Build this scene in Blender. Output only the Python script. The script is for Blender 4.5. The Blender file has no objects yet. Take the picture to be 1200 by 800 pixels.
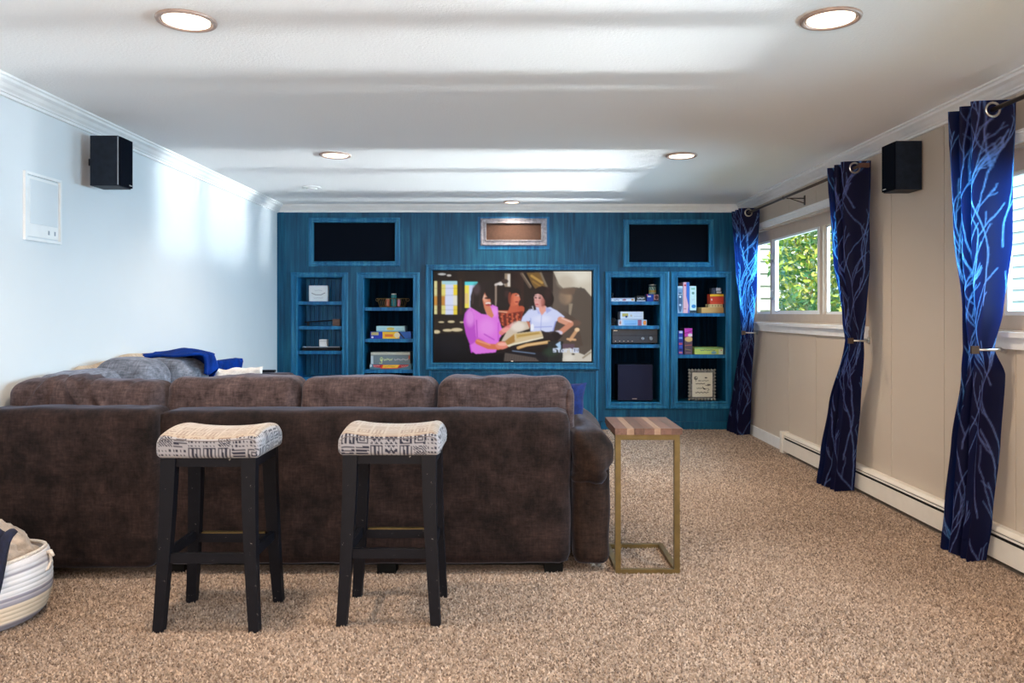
import bpy, bmesh, math, random
import numpy as np
from mathutils import Vector, Matrix, noise as mnoise

# ------------------------------------------------------------------ camera, world, light, exposure
S = bpy.context.scene
COL = S.collection
R = math.radians
random.seed(7)
rng = np.random.default_rng(7)

CAMZ = 1.25
cam_d = bpy.data.cameras.new('camera')
cam_d.sensor_width = 36.0
cam_d.lens = 27.0                    # 900 px focal length at 1200 px width
cam_d.shift_y = -34.0 / 1200.0       # horizon at pixel row 366
cam_d.clip_end = 200
cam = bpy.data.objects.new('camera', cam_d)
cam.location = (0, 0, CAMZ)
cam.rotation_euler = (R(90), 0, 0)
COL.objects.link(cam)
S.camera = cam

S.view_settings.view_transform = 'Standard'
S.view_settings.look = 'None'
S.view_settings.gamma = 1.0
S.view_settings.use_curve_mapping = False
S.view_settings.exposure = 1.18

w = bpy.data.worlds.new('world')
S.world = w
w.use_nodes = True
bg = w.node_tree.nodes['Background']
bg.inputs[0].default_value = (0.72, 0.86, 1.0, 1)
bg.inputs[1].default_value = 1.3


def light(name, typ, loc, rot, energy, color, **kw):
    d = bpy.data.lights.new(name, typ)
    d.energy = energy
    d.color = color
    for k, v in kw.items():
        setattr(d, k, v)
    o = bpy.data.objects.new(name, d)
    o.location = loc
    o.rotation_euler = rot
    COL.objects.link(o)
    return o


def aim(o, target):
    o.rotation_euler = (Vector(target) - o.location).to_track_quat('-Z', 'Y').to_euler()


sun = light('sun', 'SUN', (0, 0, 10), (0, 0, 0), 4.0, (1.0, 0.95, 0.86), angle=R(1.0))
aim(sun, Vector((0, 0, 10)) + Vector((0.45, 0.62, -1.0)))
# lamps added outside each window: soft daylight, and narrow upward beams for assumed glare
for (y0, y1) in ((5.35, 8.0), (1.2, 4.0)):
    yc = (y0 + y1) / 2
    a = light('window_daylight', 'AREA', (2.66, yc, 1.60), (0, 0, 0), 42, (0.50, 0.77, 1.0),
              shape='RECTANGLE', size=(y1 - y0) * 0.96, size_y=0.74, spread=R(112))
    a.rotation_euler = Vector((-1, 0, -0.30)).to_track_quat('-Z', 'Y').to_euler()
    for slope, e in ((0.08, 0.7), (0.12, 1.0), (0.16, 1.5), (0.205, 2.9), (0.25, 3.3), (0.30, 3.3)):  # unseen lamps added to throw bright bands on ceiling and left wall
        b = light('assumed_glare', 'AREA', (5.0, yc, 1.07), (0, 0, 0), e * (0.62 if yc < 4 and slope > 0.2 else 1.0), (0.95, 0.97, 1.0),
                  shape='RECTANGLE', size=(y1 - y0) - 0.15, size_y=0.16, spread=R(5.5))
        b.rotation_euler = Vector((-1, 0, slope)).to_track_quat('-Z', 'Y').to_euler()
# unseen fill lamp added behind the camera to brighten the faces turned to it
f = light('front_fill', 'AREA', (-0.2, -2.6, 1.5), (0, 0, 0), 78, (1.0, 0.83, 0.70),
          shape='RECTANGLE', size=3.6, size_y=1.7, spread=R(160))
f.rotation_euler = (R(90), 0, 0)

# ------------------------------------------------------------------ dimensions
XL, XR, YB, YF, H = -2.51, 2.46, 8.21, -2.9, 2.40


def px(x, y, Y=YB):
    """photograph pixel -> (X, Z) at depth Y"""
    return (x - 600) * Y / 900.0, CAMZ + (366 - y) * Y / 900.0


# ------------------------------------------------------------------ colour + material helpers
def lin(c):
    c = np.asarray(c, float) / 255.0
    return np.where(c <= 0.04045, c / 12.92, ((c + 0.055) / 1.055) ** 2.4)


def L3(r, g, b):
    v = lin((r, g, b))
    return (float(v[0]), float(v[1]), float(v[2]))


class NT:
    def __init__(s, name):
        s.m = bpy.data.materials.new(name)
        s.m.use_nodes = True
        s.t = s.m.node_tree
        s.b = s.t.nodes['Principled BSDF']
        s.out = s.t.nodes['Material Output']
        s.tc = None

    def n(s, typ, **kw):
        nd = s.t.nodes.new(typ)
        for k, v in kw.items():
            setattr(nd, k, v)
        return nd

    def link(s, a, b):
        s.t.links.new(a, b)

    def coords(s, scale=(1, 1, 1), rot=(0, 0, 0)):
        if not s.tc:
            s.tc = s.n('ShaderNodeTexCoord')
        mp = s.n('ShaderNodeMapping')
        mp.inputs['Scale'].default_value = scale
        mp.inputs['Rotation'].default_value = rot
        s.link(s.tc.outputs['Object'], mp.inputs[0])
        return mp.outputs[0]

    def noise(s, scale, detail=3, rough=0.5, vec=None, dist=0.0):
        nd = s.n('ShaderNodeTexNoise')
        nd.inputs['Scale'].default_value = scale
        nd.inputs['Detail'].default_value = detail
        nd.inputs['Roughness'].default_value = rough
        nd.inputs['Distortion'].default_value = dist
        s.link(vec if vec is not None else s.coords(), nd.inputs['Vector'])
        return nd.outputs['Fac']

    def ramp(s, fac, stops):
        r = s.n('ShaderNodeValToRGB')
        e = r.color_ramp.elements
        while len(e) < len(stops):
            e.new(0.5)
        for i, (p, c) in enumerate(stops):
            e[i].position = p
            e[i].color = (c[0], c[1], c[2], 1) if len(c) == 3 else c
        s.link(fac, r.inputs[0])
        return r.outputs['Color']

    def mix(s, fac, a, b, mode='MIX'):
        m = s.n('ShaderNodeMix', data_type='RGBA', blend_type=mode)
        for val, idx in ((fac, 0), (a, 6), (b, 7)):
            if hasattr(val, 'default_value') or hasattr(val, 'is_linked'):
                s.link(val, m.inputs[idx])
            elif idx == 0:
                m.inputs[0].default_value = val
            else:
                m.inputs[idx].default_value = (val[0], val[1], val[2], 1)
        return m.outputs[2]

    def bump(s, height, strength=0.3, dist=0.01):
        b = s.n('ShaderNodeBump')
        b.inputs['Strength'].default_value = strength
        b.inputs['Distance'].default_value = dist
        s.link(height, b.inputs['Height'])
        s.link(b.outputs[0], s.b.inputs['Normal'])
        return b

    def set(s, **kw):
        names = dict(color='Base Color', rough='Roughness', metal='Metallic', sheen='Sheen Weight',
                     sheen_rough='Sheen Roughness', spec='Specular IOR Level', emit='Emission Strength')
        for k, v in kw.items():
            i = s.b.inputs[names[k]]
            if hasattr(v, 'is_linked') or hasattr(v, 'links'):
                s.link(v, i)
            elif k == 'color':
                i.default_value = (v[0], v[1], v[2], 1)
            else:
                i.default_value = v
        return s


def plain(name, color, rough=0.6, metal=0.0, vary=0.12, nscale=14.0, bumpy=0.0, sheen=0.0, spec=0.5):
    t = NT(name)
    f = t.noise(nscale, 3)
    a = tuple(c * (1 - vary) for c in color)
    b = tuple(min(1, c * (1 + vary)) for c in color)
    t.set(color=t.ramp(f, [(0.3, a), (0.7, b)]), rough=rough, metal=metal, sheen=sheen, spec=spec)
    if bumpy:
        t.bump(t.noise(nscale * 8, 3), bumpy, 0.004)
    return t.m


def painted(name, rough=0.7, emit=0.0, spec=0.3, sheen=0.0):
    """colour carried by the mesh's own print"""
    t = NT(name)
    a = t.n('ShaderNodeAttribute', attribute_name='Col')
    t.link(a.outputs['Color'], t.b.inputs['Base Color'])
    t.set(rough=rough, spec=spec, sheen=sheen)
    if emit:
        t.link(a.outputs['Color'], t.b.inputs['Emission Color'])
        t.set(emit=emit)
    return t.m


M = {}
# carpet
t = NT('carpet')
n1 = t.noise(62, 3, 0.7)
n2 = t.noise(7, 3, 0.6)
n3 = t.noise(150, 3, 0.7)
c = t.ramp(n1, [(0.38, (0.08, 0.05, 0.035)), (0.48, (0.20, 0.14, 0.10)), (0.58, (0.40, 0.30, 0.22))])
c = t.mix(0.30, c, t.ramp(n3, [(0.3, (0.24, 0.15, 0.103)), (0.7, (0.55, 0.39, 0.29))]))
c = t.mix(0.45, c, t.ramp(n2, [(0.32, (0.72, 0.72, 0.72)), (0.68, (1.05, 1.03, 1.0))]), 'MULTIPLY')
t.set(color=c, rough=0.95, sheen=0.25, spec=0.1)
t.bump(n1, 1.0, 0.02)
M['carpet'] = t.m
# ceiling with fine stipple
t = NT('ceiling_paint')
t.set(color=(0.84, 0.845, 0.845), rough=0.9, spec=0.2)
t.bump(t.noise(70, 4, 0.6), 0.35, 0.006)
M['ceiling'] = t.m


def wall_paint(name, col, bs=0.08):
    t = NT(name)
    f = t.noise(2.2, 2)
    t.set(color=t.ramp(f, [(0.3, tuple(c * 0.97 for c in col)), (0.7, col)]), rough=0.62, spec=0.3)
    t.bump(t.noise(240, 3), bs, 0.003)
    return t.m


M['wall_left'] = wall_paint('white_wall_paint', (0.66, 0.70, 0.73))
M['wall_right'] = wall_paint('beige_wall_paint', (0.53, 0.455, 0.375))
M['trim_white'] = plain('white_trim_paint', (0.78, 0.79, 0.79), 0.4, vary=0.03)
M['window_white'] = plain('window_vinyl_white', (0.80, 0.82, 0.83), 0.35, vary=0.03)
M['window_beige'] = plain('window_casing_beige', (0.52, 0.43, 0.345), 0.5, vary=0.05)


def glaze(name, dark, mid, hi, rough=0.42, spec=0.22):
    """blue paint dragged with a dry brush"""
    t = NT(name)
    f = t.noise(1.0, 5, 0.62, t.coords((26, 26, 1.6)), 0.25)
    g = t.noise(1.0, 3, 0.55, t.coords((2.2, 2.2, 1.4)))
    c = t.ramp(f, [(0.28, dark), (0.5, mid), (0.76, hi)])
    c = t.mix(0.7, c, t.ramp(g, [(0.3, (0.62, 0.66, 0.70)), (0.7, (1.15, 1.1, 1.05))]), 'MULTIPLY')
    t.set(color=c, rough=rough, spec=spec)
    t.bump(f, 0.12, 0.003)
    return t.m


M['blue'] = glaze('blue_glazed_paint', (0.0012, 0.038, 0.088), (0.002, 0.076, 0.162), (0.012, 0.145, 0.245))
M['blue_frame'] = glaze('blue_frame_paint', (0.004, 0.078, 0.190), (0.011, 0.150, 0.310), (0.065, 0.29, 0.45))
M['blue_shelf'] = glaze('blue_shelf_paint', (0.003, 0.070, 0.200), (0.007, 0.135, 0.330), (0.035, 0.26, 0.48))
M['blue_back_shaded'] = glaze('blue_paint_in_shade', (0.001, 0.005, 0.012), (0.0016, 0.010, 0.024), (0.003, 0.022, 0.050), 0.8, 0.02)  # same blue darkened: shade inside the recesses put into the back colour
M['silver_frame'] = plain('silvered_frame_paint', (0.19, 0.20, 0.25), 0.4, 0.2, vary=0.35, nscale=30)
M['grille_black'] = plain('black_grille_cloth', (0.003, 0.005, 0.010), 0.9, vary=0.1, nscale=90, bumpy=0.1, spec=0.05)
M['grille_brown'] = plain('brown_grille_cloth', (0.062, 0.032, 0.024), 0.9, vary=0.15, nscale=40, bumpy=0.2)
M['black_plastic'] = plain('black_plastic', (0.005, 0.006, 0.009), 0.45, vary=0.1, spec=0.15)
M['cabinet_black'] = plain('black_ash_cabinet', (0.008, 0.013, 0.023), 0.5, vary=0.25, nscale=30, spec=0.15)
M['sub_front'] = plain('subwoofer_grille_cloth', (0.022, 0.023, 0.048), 0.8, vary=0.08, nscale=100, spec=0.05)
M['grey_plastic'] = plain('grey_edge_plastic', (0.25, 0.29, 0.34), 0.4)
M['silver'] = plain('brushed_silver', (0.60, 0.58, 0.54), 0.28, 1.0, vary=0.05)
M['rod'] = plain('dark_bronze_rod', (0.09, 0.065, 0.05), 0.35, 0.8)
M['brass'] = plain('antique_brass', (0.145, 0.100, 0.036), 0.38, 0.5, vary=0.18, nscale=18)
M['heater'] = plain('cream_enamel', (0.74, 0.70, 0.63), 0.4, vary=0.03)
M['dark_gap'] = plain('dark_metal_fins', (0.015, 0.013, 0.011), 0.7)
M['feet_black'] = plain('black_sofa_feet', (0.004, 0.004, 0.004), 0.7, spec=0.1)


def chenille(name, dark, lightc, patch=5.0):
    t = NT(name)
    a = t.noise(1, 3, 0.6, t.coords((20, 20, 120)))
    b = t.noise(1, 3, 0.6, t.coords((120, 20, 20)))
    p = t.noise(patch * 1.5, 6, 0.75, dist=0.2)
    c = t.ramp(p, [(0.36, dark), (0.66, lightc)])
    x = t.mix(0.5, t.ramp(a, [(0.3, (0.45,) * 3), (0.7, (1.6,) * 3)]), t.ramp(b, [(0.3, (0.45,) * 3), (0.7, (1.6,) * 3)]))
    c = t.mix(1.0, c, x, 'MULTIPLY')
    t.set(color=c, rough=0.85, sheen=0.14, sheen_rough=0.40, spec=0.15)
    t.b.inputs['Sheen Tint'].default_value = (0.72, 0.76, 1.0, 1)
    t.bump(a, 0.25, 0.003)
    return t.m


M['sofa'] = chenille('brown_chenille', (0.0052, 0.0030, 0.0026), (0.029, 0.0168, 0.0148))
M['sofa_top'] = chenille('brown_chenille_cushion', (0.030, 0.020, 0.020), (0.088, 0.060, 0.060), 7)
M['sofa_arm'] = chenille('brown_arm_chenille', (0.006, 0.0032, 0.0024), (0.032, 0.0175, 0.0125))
M['sofa_daylit'] = chenille('brown_chenille_daylit', (0.085, 0.093, 0.118), (0.21, 0.23, 0.285), 6)  # cushions along the wall: grey daylight on the brown put into the colour

# stool legs, black with chipped paint
t = NT('chipped_black_paint')
f = t.noise(34, 6, 0.75)
t.set(color=t.ramp(f, [(0.0, (0.0045, 0.0045, 0.006)), (0.655, (0.0075, 0.0075, 0.011)), (0.69, (0.22, 0.20, 0.18))]), rough=0.5, spec=0.12)
M['leg_black'] = t.m
# walnut planks


def wood(name, a, b, axis=(30, 2.5, 30)):
    t = NT(name)
    f = t.noise(1, 5, 0.6, t.coords(axis), 0.6)
    t.set(color=t.ramp(f, [(0.3, a), (0.7, b)]), rough=0.38, spec=0.45)
    return t.m


M['walnut'] = wood('walnut_wood', (0.055, 0.024, 0.017), (0.13, 0.064, 0.045))
M['walnut_red'] = wood('walnut_red_wood', (0.095, 0.044, 0.032), (0.175, 0.088, 0.064))
M['walnut_pale'] = wood('walnut_sapwood', (0.22, 0.13, 0.085), (0.34, 0.22, 0.15))
M['box_wood'] = wood('pale_pine_wood', (0.45, 0.27, 0.12), (0.62, 0.41, 0.20), (3, 30, 30))

# curtain cloth: print on thin cloth that lets some daylight through
t = NT('navy_branch_curtain')
a = t.n('ShaderNodeAttribute', attribute_name='Col')
t.link(a.outputs['Color'], t.b.inputs['Base Color'])
t.set(rough=0.6, spec=0.2)
tr = t.n('ShaderNodeBsdfTranslucent')
mul = t.mix(1.0, a.outputs['Color'], (1.0, 5.0, 4.6), 'MULTIPLY')
t.link(mul, tr.inputs['Color'])
mx = t.n('ShaderNodeMixShader')
mx.inputs[0].default_value = 0.42
t.link(t.b.outputs[0], mx.inputs[1])
t.link(tr.outputs[0], mx.inputs[2])
t.link(mx.outputs[0], t.out.inputs['Surface'])
M['curtain'] = t.m

# glass pane
t = NT('window_glass')
tb = t.n('ShaderNodeBsdfTransparent')
tb.inputs[0].default_value = (0.95, 0.98, 0.98, 1)
gl = t.n('ShaderNodeBsdfGlossy')
gl.inputs['Roughness'].default_value = 0.03
mx = t.n('ShaderNodeMixShader')
mx.inputs[0].default_value = 0.05
t.link(tb.outputs[0], mx.inputs[1])
t.link(gl.outputs[0], mx.inputs[2])
t.link(mx.outputs[0], t.out.inputs['Surface'])
M['glass'] = t.m


def emitter(name, col, s):
    t = NT(name)
    t.set(color=(0.8, 0.8, 0.8), emit=s)
    t.b.inputs['Emission Color'].default_value = (*col, 1)
    return t.m


M['lamp'] = emitter('lamp_lens', (1.0, 0.80, 0.60), 1.5)
M['lamp_trim'] = plain('lamp_trim_metal', (0.36, 0.27, 0.23), 0.4, 0.2)
M['cream_fur'] = plain('cream_plush', (0.46, 0.37, 0.30), 0.95, vary=0.3, nscale=30, bumpy=0.8, sheen=0.5)
M['white_fur'] = plain('white_plush', (0.80, 0.78, 0.76), 0.95, vary=0.1, nscale=60, bumpy=0.9, sheen=0.4)
M['royal'] = plain('royal_blue_knit', (0.001, 0.026, 0.20), 0.9, vary=0.4, nscale=14, bumpy=0.4, spec=0.1)
M['royal_pillow'] = plain('royal_blue_pillow', (0.001, 0.014, 0.11), 0.9, vary=0.3, nscale=40, bumpy=0.3)
M['navy_knit'] = plain('navy_knit', (0.004, 0.007, 0.030), 0.9, vary=0.4, nscale=60, bumpy=0.8)
M['tan_throw'] = plain('tan_throw', (0.50, 0.40, 0.30), 0.9, vary=0.2, nscale=40, bumpy=0.3)
M['rope'] = plain('white_cotton_rope', (0.72, 0.66, 0.60), 0.8, vary=0.15, nscale=120, bumpy=0.6)
M['white_card'] = plain('white_card', (0.74, 0.78, 0.80), 0.5, vary=0.04)
M['siding'] = plain('pale_siding', (0.66, 0.66, 0.60), 0.7, vary=0.1, nscale=6)
M['siding_blue'] = plain('pale_blue_siding', (0.62, 0.72, 0.80), 0.7, vary=0.1, nscale=6)
M['grass'] = plain('lawn_grass', (0.10, 0.16, 0.05), 0.95, vary=0.4, nscale=20, bumpy=0.6)
M['print'] = painted('printed_card', 0.45)
M['seat_print'] = painted('printed_upholstery', 0.85, spec=0.15, sheen=0.2)
M['woven'] = painted('woven_rope_cloth', 0.9, spec=0.1)
M['screen'] = painted('lit_screen', 0.3, emit=0.40, spec=0.08)
_t = M['screen'].node_tree
for _l in list(_t.links):
    if _l.to_socket.name == 'Base Color':
        _t.links.remove(_l)
_t.nodes['Principled BSDF'].inputs['Base Color'].default_value = (0.004, 0.004, 0.004, 1)
M['leaf'] = None

# ------------------------------------------------------------------ object helpers
WL = {}


def _w(p):
    return WL.get(p.name, Vector((0, 0, 0))) if p else Vector((0, 0, 0))


def tag(o, label=None, cat=None, group=None, kind=None):
    if label:
        o['label'] = label
    if cat:
        o['category'] = cat
    if group:
        o['group'] = group
    if kind:
        o['kind'] = kind
    return o


def thing(name, label, cat, loc, group=None):
    o = bpy.data.objects.new(name, None)
    o.empty_display_size = 0.1
    o.location = loc
    COL.objects.link(o)
    WL[o.name] = Vector(loc)
    return tag(o, label, cat, group)


def link(name, me, mat, parent=None, loc=None, smooth=False):
    if mat is not None:
        me.materials.append(mat)
    o = bpy.data.objects.new(name, me)
    COL.objects.link(o)
    base = _w(parent) if parent else Vector(loc or (0, 0, 0))
    if base.length > 0:
        me.transform(Matrix.Translation(-base))
    if parent:
        o.parent = parent
    else:
        o.location = base
    WL[o.name] = base
    if smooth:
        me.polygons.foreach_set('use_smooth', [True] * len(me.polygons))
    return o


def obj(name, bm, mat, parent=None, loc=None, smooth=False, bevel=0.0, seg=2):
    if bevel:
        bmesh.ops.bevel(bm, geom=[e for e in bm.edges if e.calc_face_angle(0) > 0.5], offset=bevel, segments=seg,
                        profile=0.5, affect='EDGES', clamp_overlap=True)
    bmesh.ops.recalc_face_normals(bm, faces=bm.faces)
    me = bpy.data.meshes.new(name)
    bm.to_mesh(me)
    bm.free()
    return link(name, me, mat, parent, loc, smooth)


def B():
    return bmesh.new()


def box(bm, x0, x1, y0, y1, z0, z1):
    vs = [bm.verts.new(p) for p in ((x0, y0, z0), (x1, y0, z0), (x1, y1, z0), (x0, y1, z0),
                                    (x0, y0, z1), (x1, y0, z1), (x1, y1, z1), (x0, y1, z1))]
    for q in ((0, 3, 2, 1), (4, 5, 6, 7), (0, 1, 5, 4), (1, 2, 6, 5), (2, 3, 7, 6), (3, 0, 4, 7)):
        bm.faces.new([vs[i] for i in q])
    return bm


def boxo(name, dims, mat, parent=None, loc=None, bevel=0.0, seg=2):
    return obj(name, box(B(), *dims), mat, parent, loc, bevel=bevel, seg=seg)


def tube(bm, pts, r, n=8, caps=True):
    pts = [Vector(p) for p in pts]
    rings = []
    rs = r if isinstance(r, (list, tuple)) else [r] * len(pts)
    up = Vector((0, 0, 1))
    for i, p in enumerate(pts):
        d = (pts[min(i + 1, len(pts) - 1)] - pts[max(i - 1, 0)]).normalized()
        a = d.cross(up)
        if a.length < 1e-3:
            a = d.cross(Vector((1, 0, 0)))
        a.normalize()
        b = d.cross(a).normalized()
        rings.append([bm.verts.new(p + (a * math.cos(2 * math.pi * k / n) + b * math.sin(2 * math.pi * k / n)) * rs[i]) for k in range(n)])
    for i in range(len(rings) - 1):
        for k in range(n):
            bm.faces.new((rings[i][k], rings[i][(k + 1) % n], rings[i + 1][(k + 1) % n], rings[i + 1][k]))
    if caps:
        bm.faces.new(rings[0][::-1])
        bm.faces.new(rings[-1])
    return bm


def lathe(bm, c, prof, n=24, axis='Z'):
    c = Vector(c)
    rings = []
    for (r, h) in prof:
        ring = []
        for k in range(n):
            a = 2 * math.pi * k / n
            if axis == 'Z':
                p = Vector((r * math.cos(a), r * math.sin(a), h))
            elif axis == 'Y':
                p = Vector((r * math.cos(a), h, r * math.sin(a)))
            else:
                p = Vector((h, r * math.cos(a), r * math.sin(a)))
            ring.append(bm.verts.new(c + p))
        rings.append(ring)
    for i in range(len(rings) - 1):
        for k in range(n):
            bm.faces.new((rings[i][k], rings[i][(k + 1) % n], rings[i + 1][(k + 1) % n], rings[i + 1][k]))
    bm.faces.new(rings[0][::-1])
    bm.faces.new(rings[-1])
    return bm


def torus(bm, c, Rr, r, axis='Y', n=20, m=8):
    c = Vector(c)
    g = []
    for i in range(n):
        a = 2 * math.pi * i / n
        row = []
        for j in range(m):
            b = 2 * math.pi * j / m
            q = Rr + r * math.cos(b)
            h = r * math.sin(b)
            p = {'Y': (q * math.cos(a), h, q * math.sin(a)), 'Z': (q * math.cos(a), q * math.sin(a), h), 'X': (h, q * math.cos(a), q * math.sin(a))}[axis]
            row.append(bm.verts.new(c + Vector(p)))
        g.append(row)
    for i in range(n):
        for j in range(m):
            bm.faces.new((g[i][j], g[(i + 1) % n][j], g[(i + 1) % n][(j + 1) % m], g[i][(j + 1) % m]))
    return bm


def frame_mesh(bm, x0, x1, z0, z1, y, prof):
    """mitred moulding round a rectangle in the XZ plane; prof = [(inset from outer edge, projection towards -Y)]"""
    rings = []
    for ins, pr in prof:
        a, b, c_, d = x0 + ins, x1 - ins, z0 + ins, z1 - ins
        rings.append([bm.verts.new(p) for p in ((a, y - pr, c_), (b, y - pr, c_), (b, y - pr, d), (a, y - pr, d))])
    for i in range(len(rings)):
        r0, r1 = rings[i], rings[(i + 1) % len(rings)]
        for k in range(4):
            bm.faces.new((r0[k], r0[(k + 1) % 4], r1[(k + 1) % 4], r1[k]))
    return bm


def moulding(wd, pr=0.022, back=-0.004):
    return [(0, back), (0, pr * 0.65), (wd * 0.12, pr), (wd * 0.30, pr), (wd * 0.38, pr * 0.62), (wd * 0.72, pr * 0.62),
            (wd * 0.80, pr * 0.95), (wd * 0.93, pr * 0.95), (wd, pr * 0.5), (wd, back)]


def npgrid(name, P, colors=None, closed_u=False):
    """fast quad grid from P[v,u,3] with optional colours[v,u,3]"""
    nv, nu = P.shape[:2]
    me = bpy.data.meshes.new(name)
    idx = np.arange(nv * nu).reshape(nv, nu)
    if closed_u:
        r = np.roll(idx, -1, axis=1)
        a, b, c_, d = idx[:-1], r[:-1], r[1:], idx[1:]
    else:
        a, b, c_, d = idx[:-1, :-1], idx[:-1, 1:], idx[1:, 1:], idx[1:, :-1]
    q = np.stack([a, d, c_, b], -1).reshape(-1, 4)
    me.vertices.add(nv * nu)
    me.vertices.foreach_set('co', P.reshape(-1).astype(np.float32))
    me.loops.add(q.size)
    me.loops.foreach_set('vertex_index', q.reshape(-1).astype(np.int32))
    me.polygons.add(len(q))
    me.polygons.foreach_set('loop_start', np.arange(0, q.size, 4, dtype=np.int32))
    me.polygons.foreach_set('loop_total', np.full(len(q), 4, dtype=np.int32))
    me.update(calc_edges=True)
    me.validate()
    if colors is not None:
        setcol(me, colors.reshape(-1, 3))
    return me


def setcol(me, c):
    at = me.color_attributes.new('Col', 'FLOAT_COLOR', 'POINT')
    rgba = np.ones((len(me.vertices), 4), np.float32)
    rgba[:, :3] = c
    at.data.foreach_set('color', rgba.reshape(-1))


def soft_box(c, s, r=0.05, puff=0.02, nz=0.004, n=22, seed=0, wrinkle=None):
    """cushion: a subdivided box with rounded edges, puffed faces and slight unevenness"""
    c = Vector(c)
    h = Vector(s) / 2
    r = min(r, min(h) * 0.98)
    bm = B()
    m = max(h)
    ns = [max(6, int(n * q / m)) for q in h]
    pts = {}
    st = [[-1 + 2 * i / k for i in range(k + 1)] for k in ns]

    def V(u):
        key = tuple(round(q, 5) for q in u)
        if key in pts:
            return pts[key]
        p = Vector((u[0] * h.x, u[1] * h.y, u[2] * h.z))
        inner = Vector(tuple(max(-(h[k] - r), min(h[k] - r, p[k])) for k in range(3)))
        d = p - inner
        if d.length > 1e-9:
            d.normalize()
        q = inner + d * r
        for k in range(3):
            o1, o2 = [(1, 2), (0, 2), (0, 1)][k]
            f = (1 - u[o1] ** 2) * (1 - u[o2] ** 2)
            q[k] += puff * f * (1 if u[k] > 0.999 else -1 if u[k] < -0.999 else u[k])
        q += d * nz * 2 * mnoise.noise(q * 7 + Vector((seed * 3.1, seed, 0)))
        if wrinkle:
            q += d * wrinkle(q.x, q.y, q.z)
        pts[key] = bm.verts.new(c + q)
        return pts[key]
    for ax in range(3):
        a1, a2 = [(1, 2), (2, 0), (0, 1)][ax]
        for sg in (-1, 1):
            for i in range(ns[a1]):
                for j in range(ns[a2]):
                    qs = []
                    for (ii, jj) in ((i, j), (i + 1, j), (i + 1, j + 1), (i, j + 1)):
                        u = [0, 0, 0]
                        u[ax] = sg
                        u[a1] = st[a1][ii]
                        u[a2] = st[a2][jj]
                        qs.append(V(u))
                    if sg < 0:
                        qs.reverse()
                    bm.faces.new(qs)
    return bm


def soften(o, levels=1):
    return o


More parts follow.
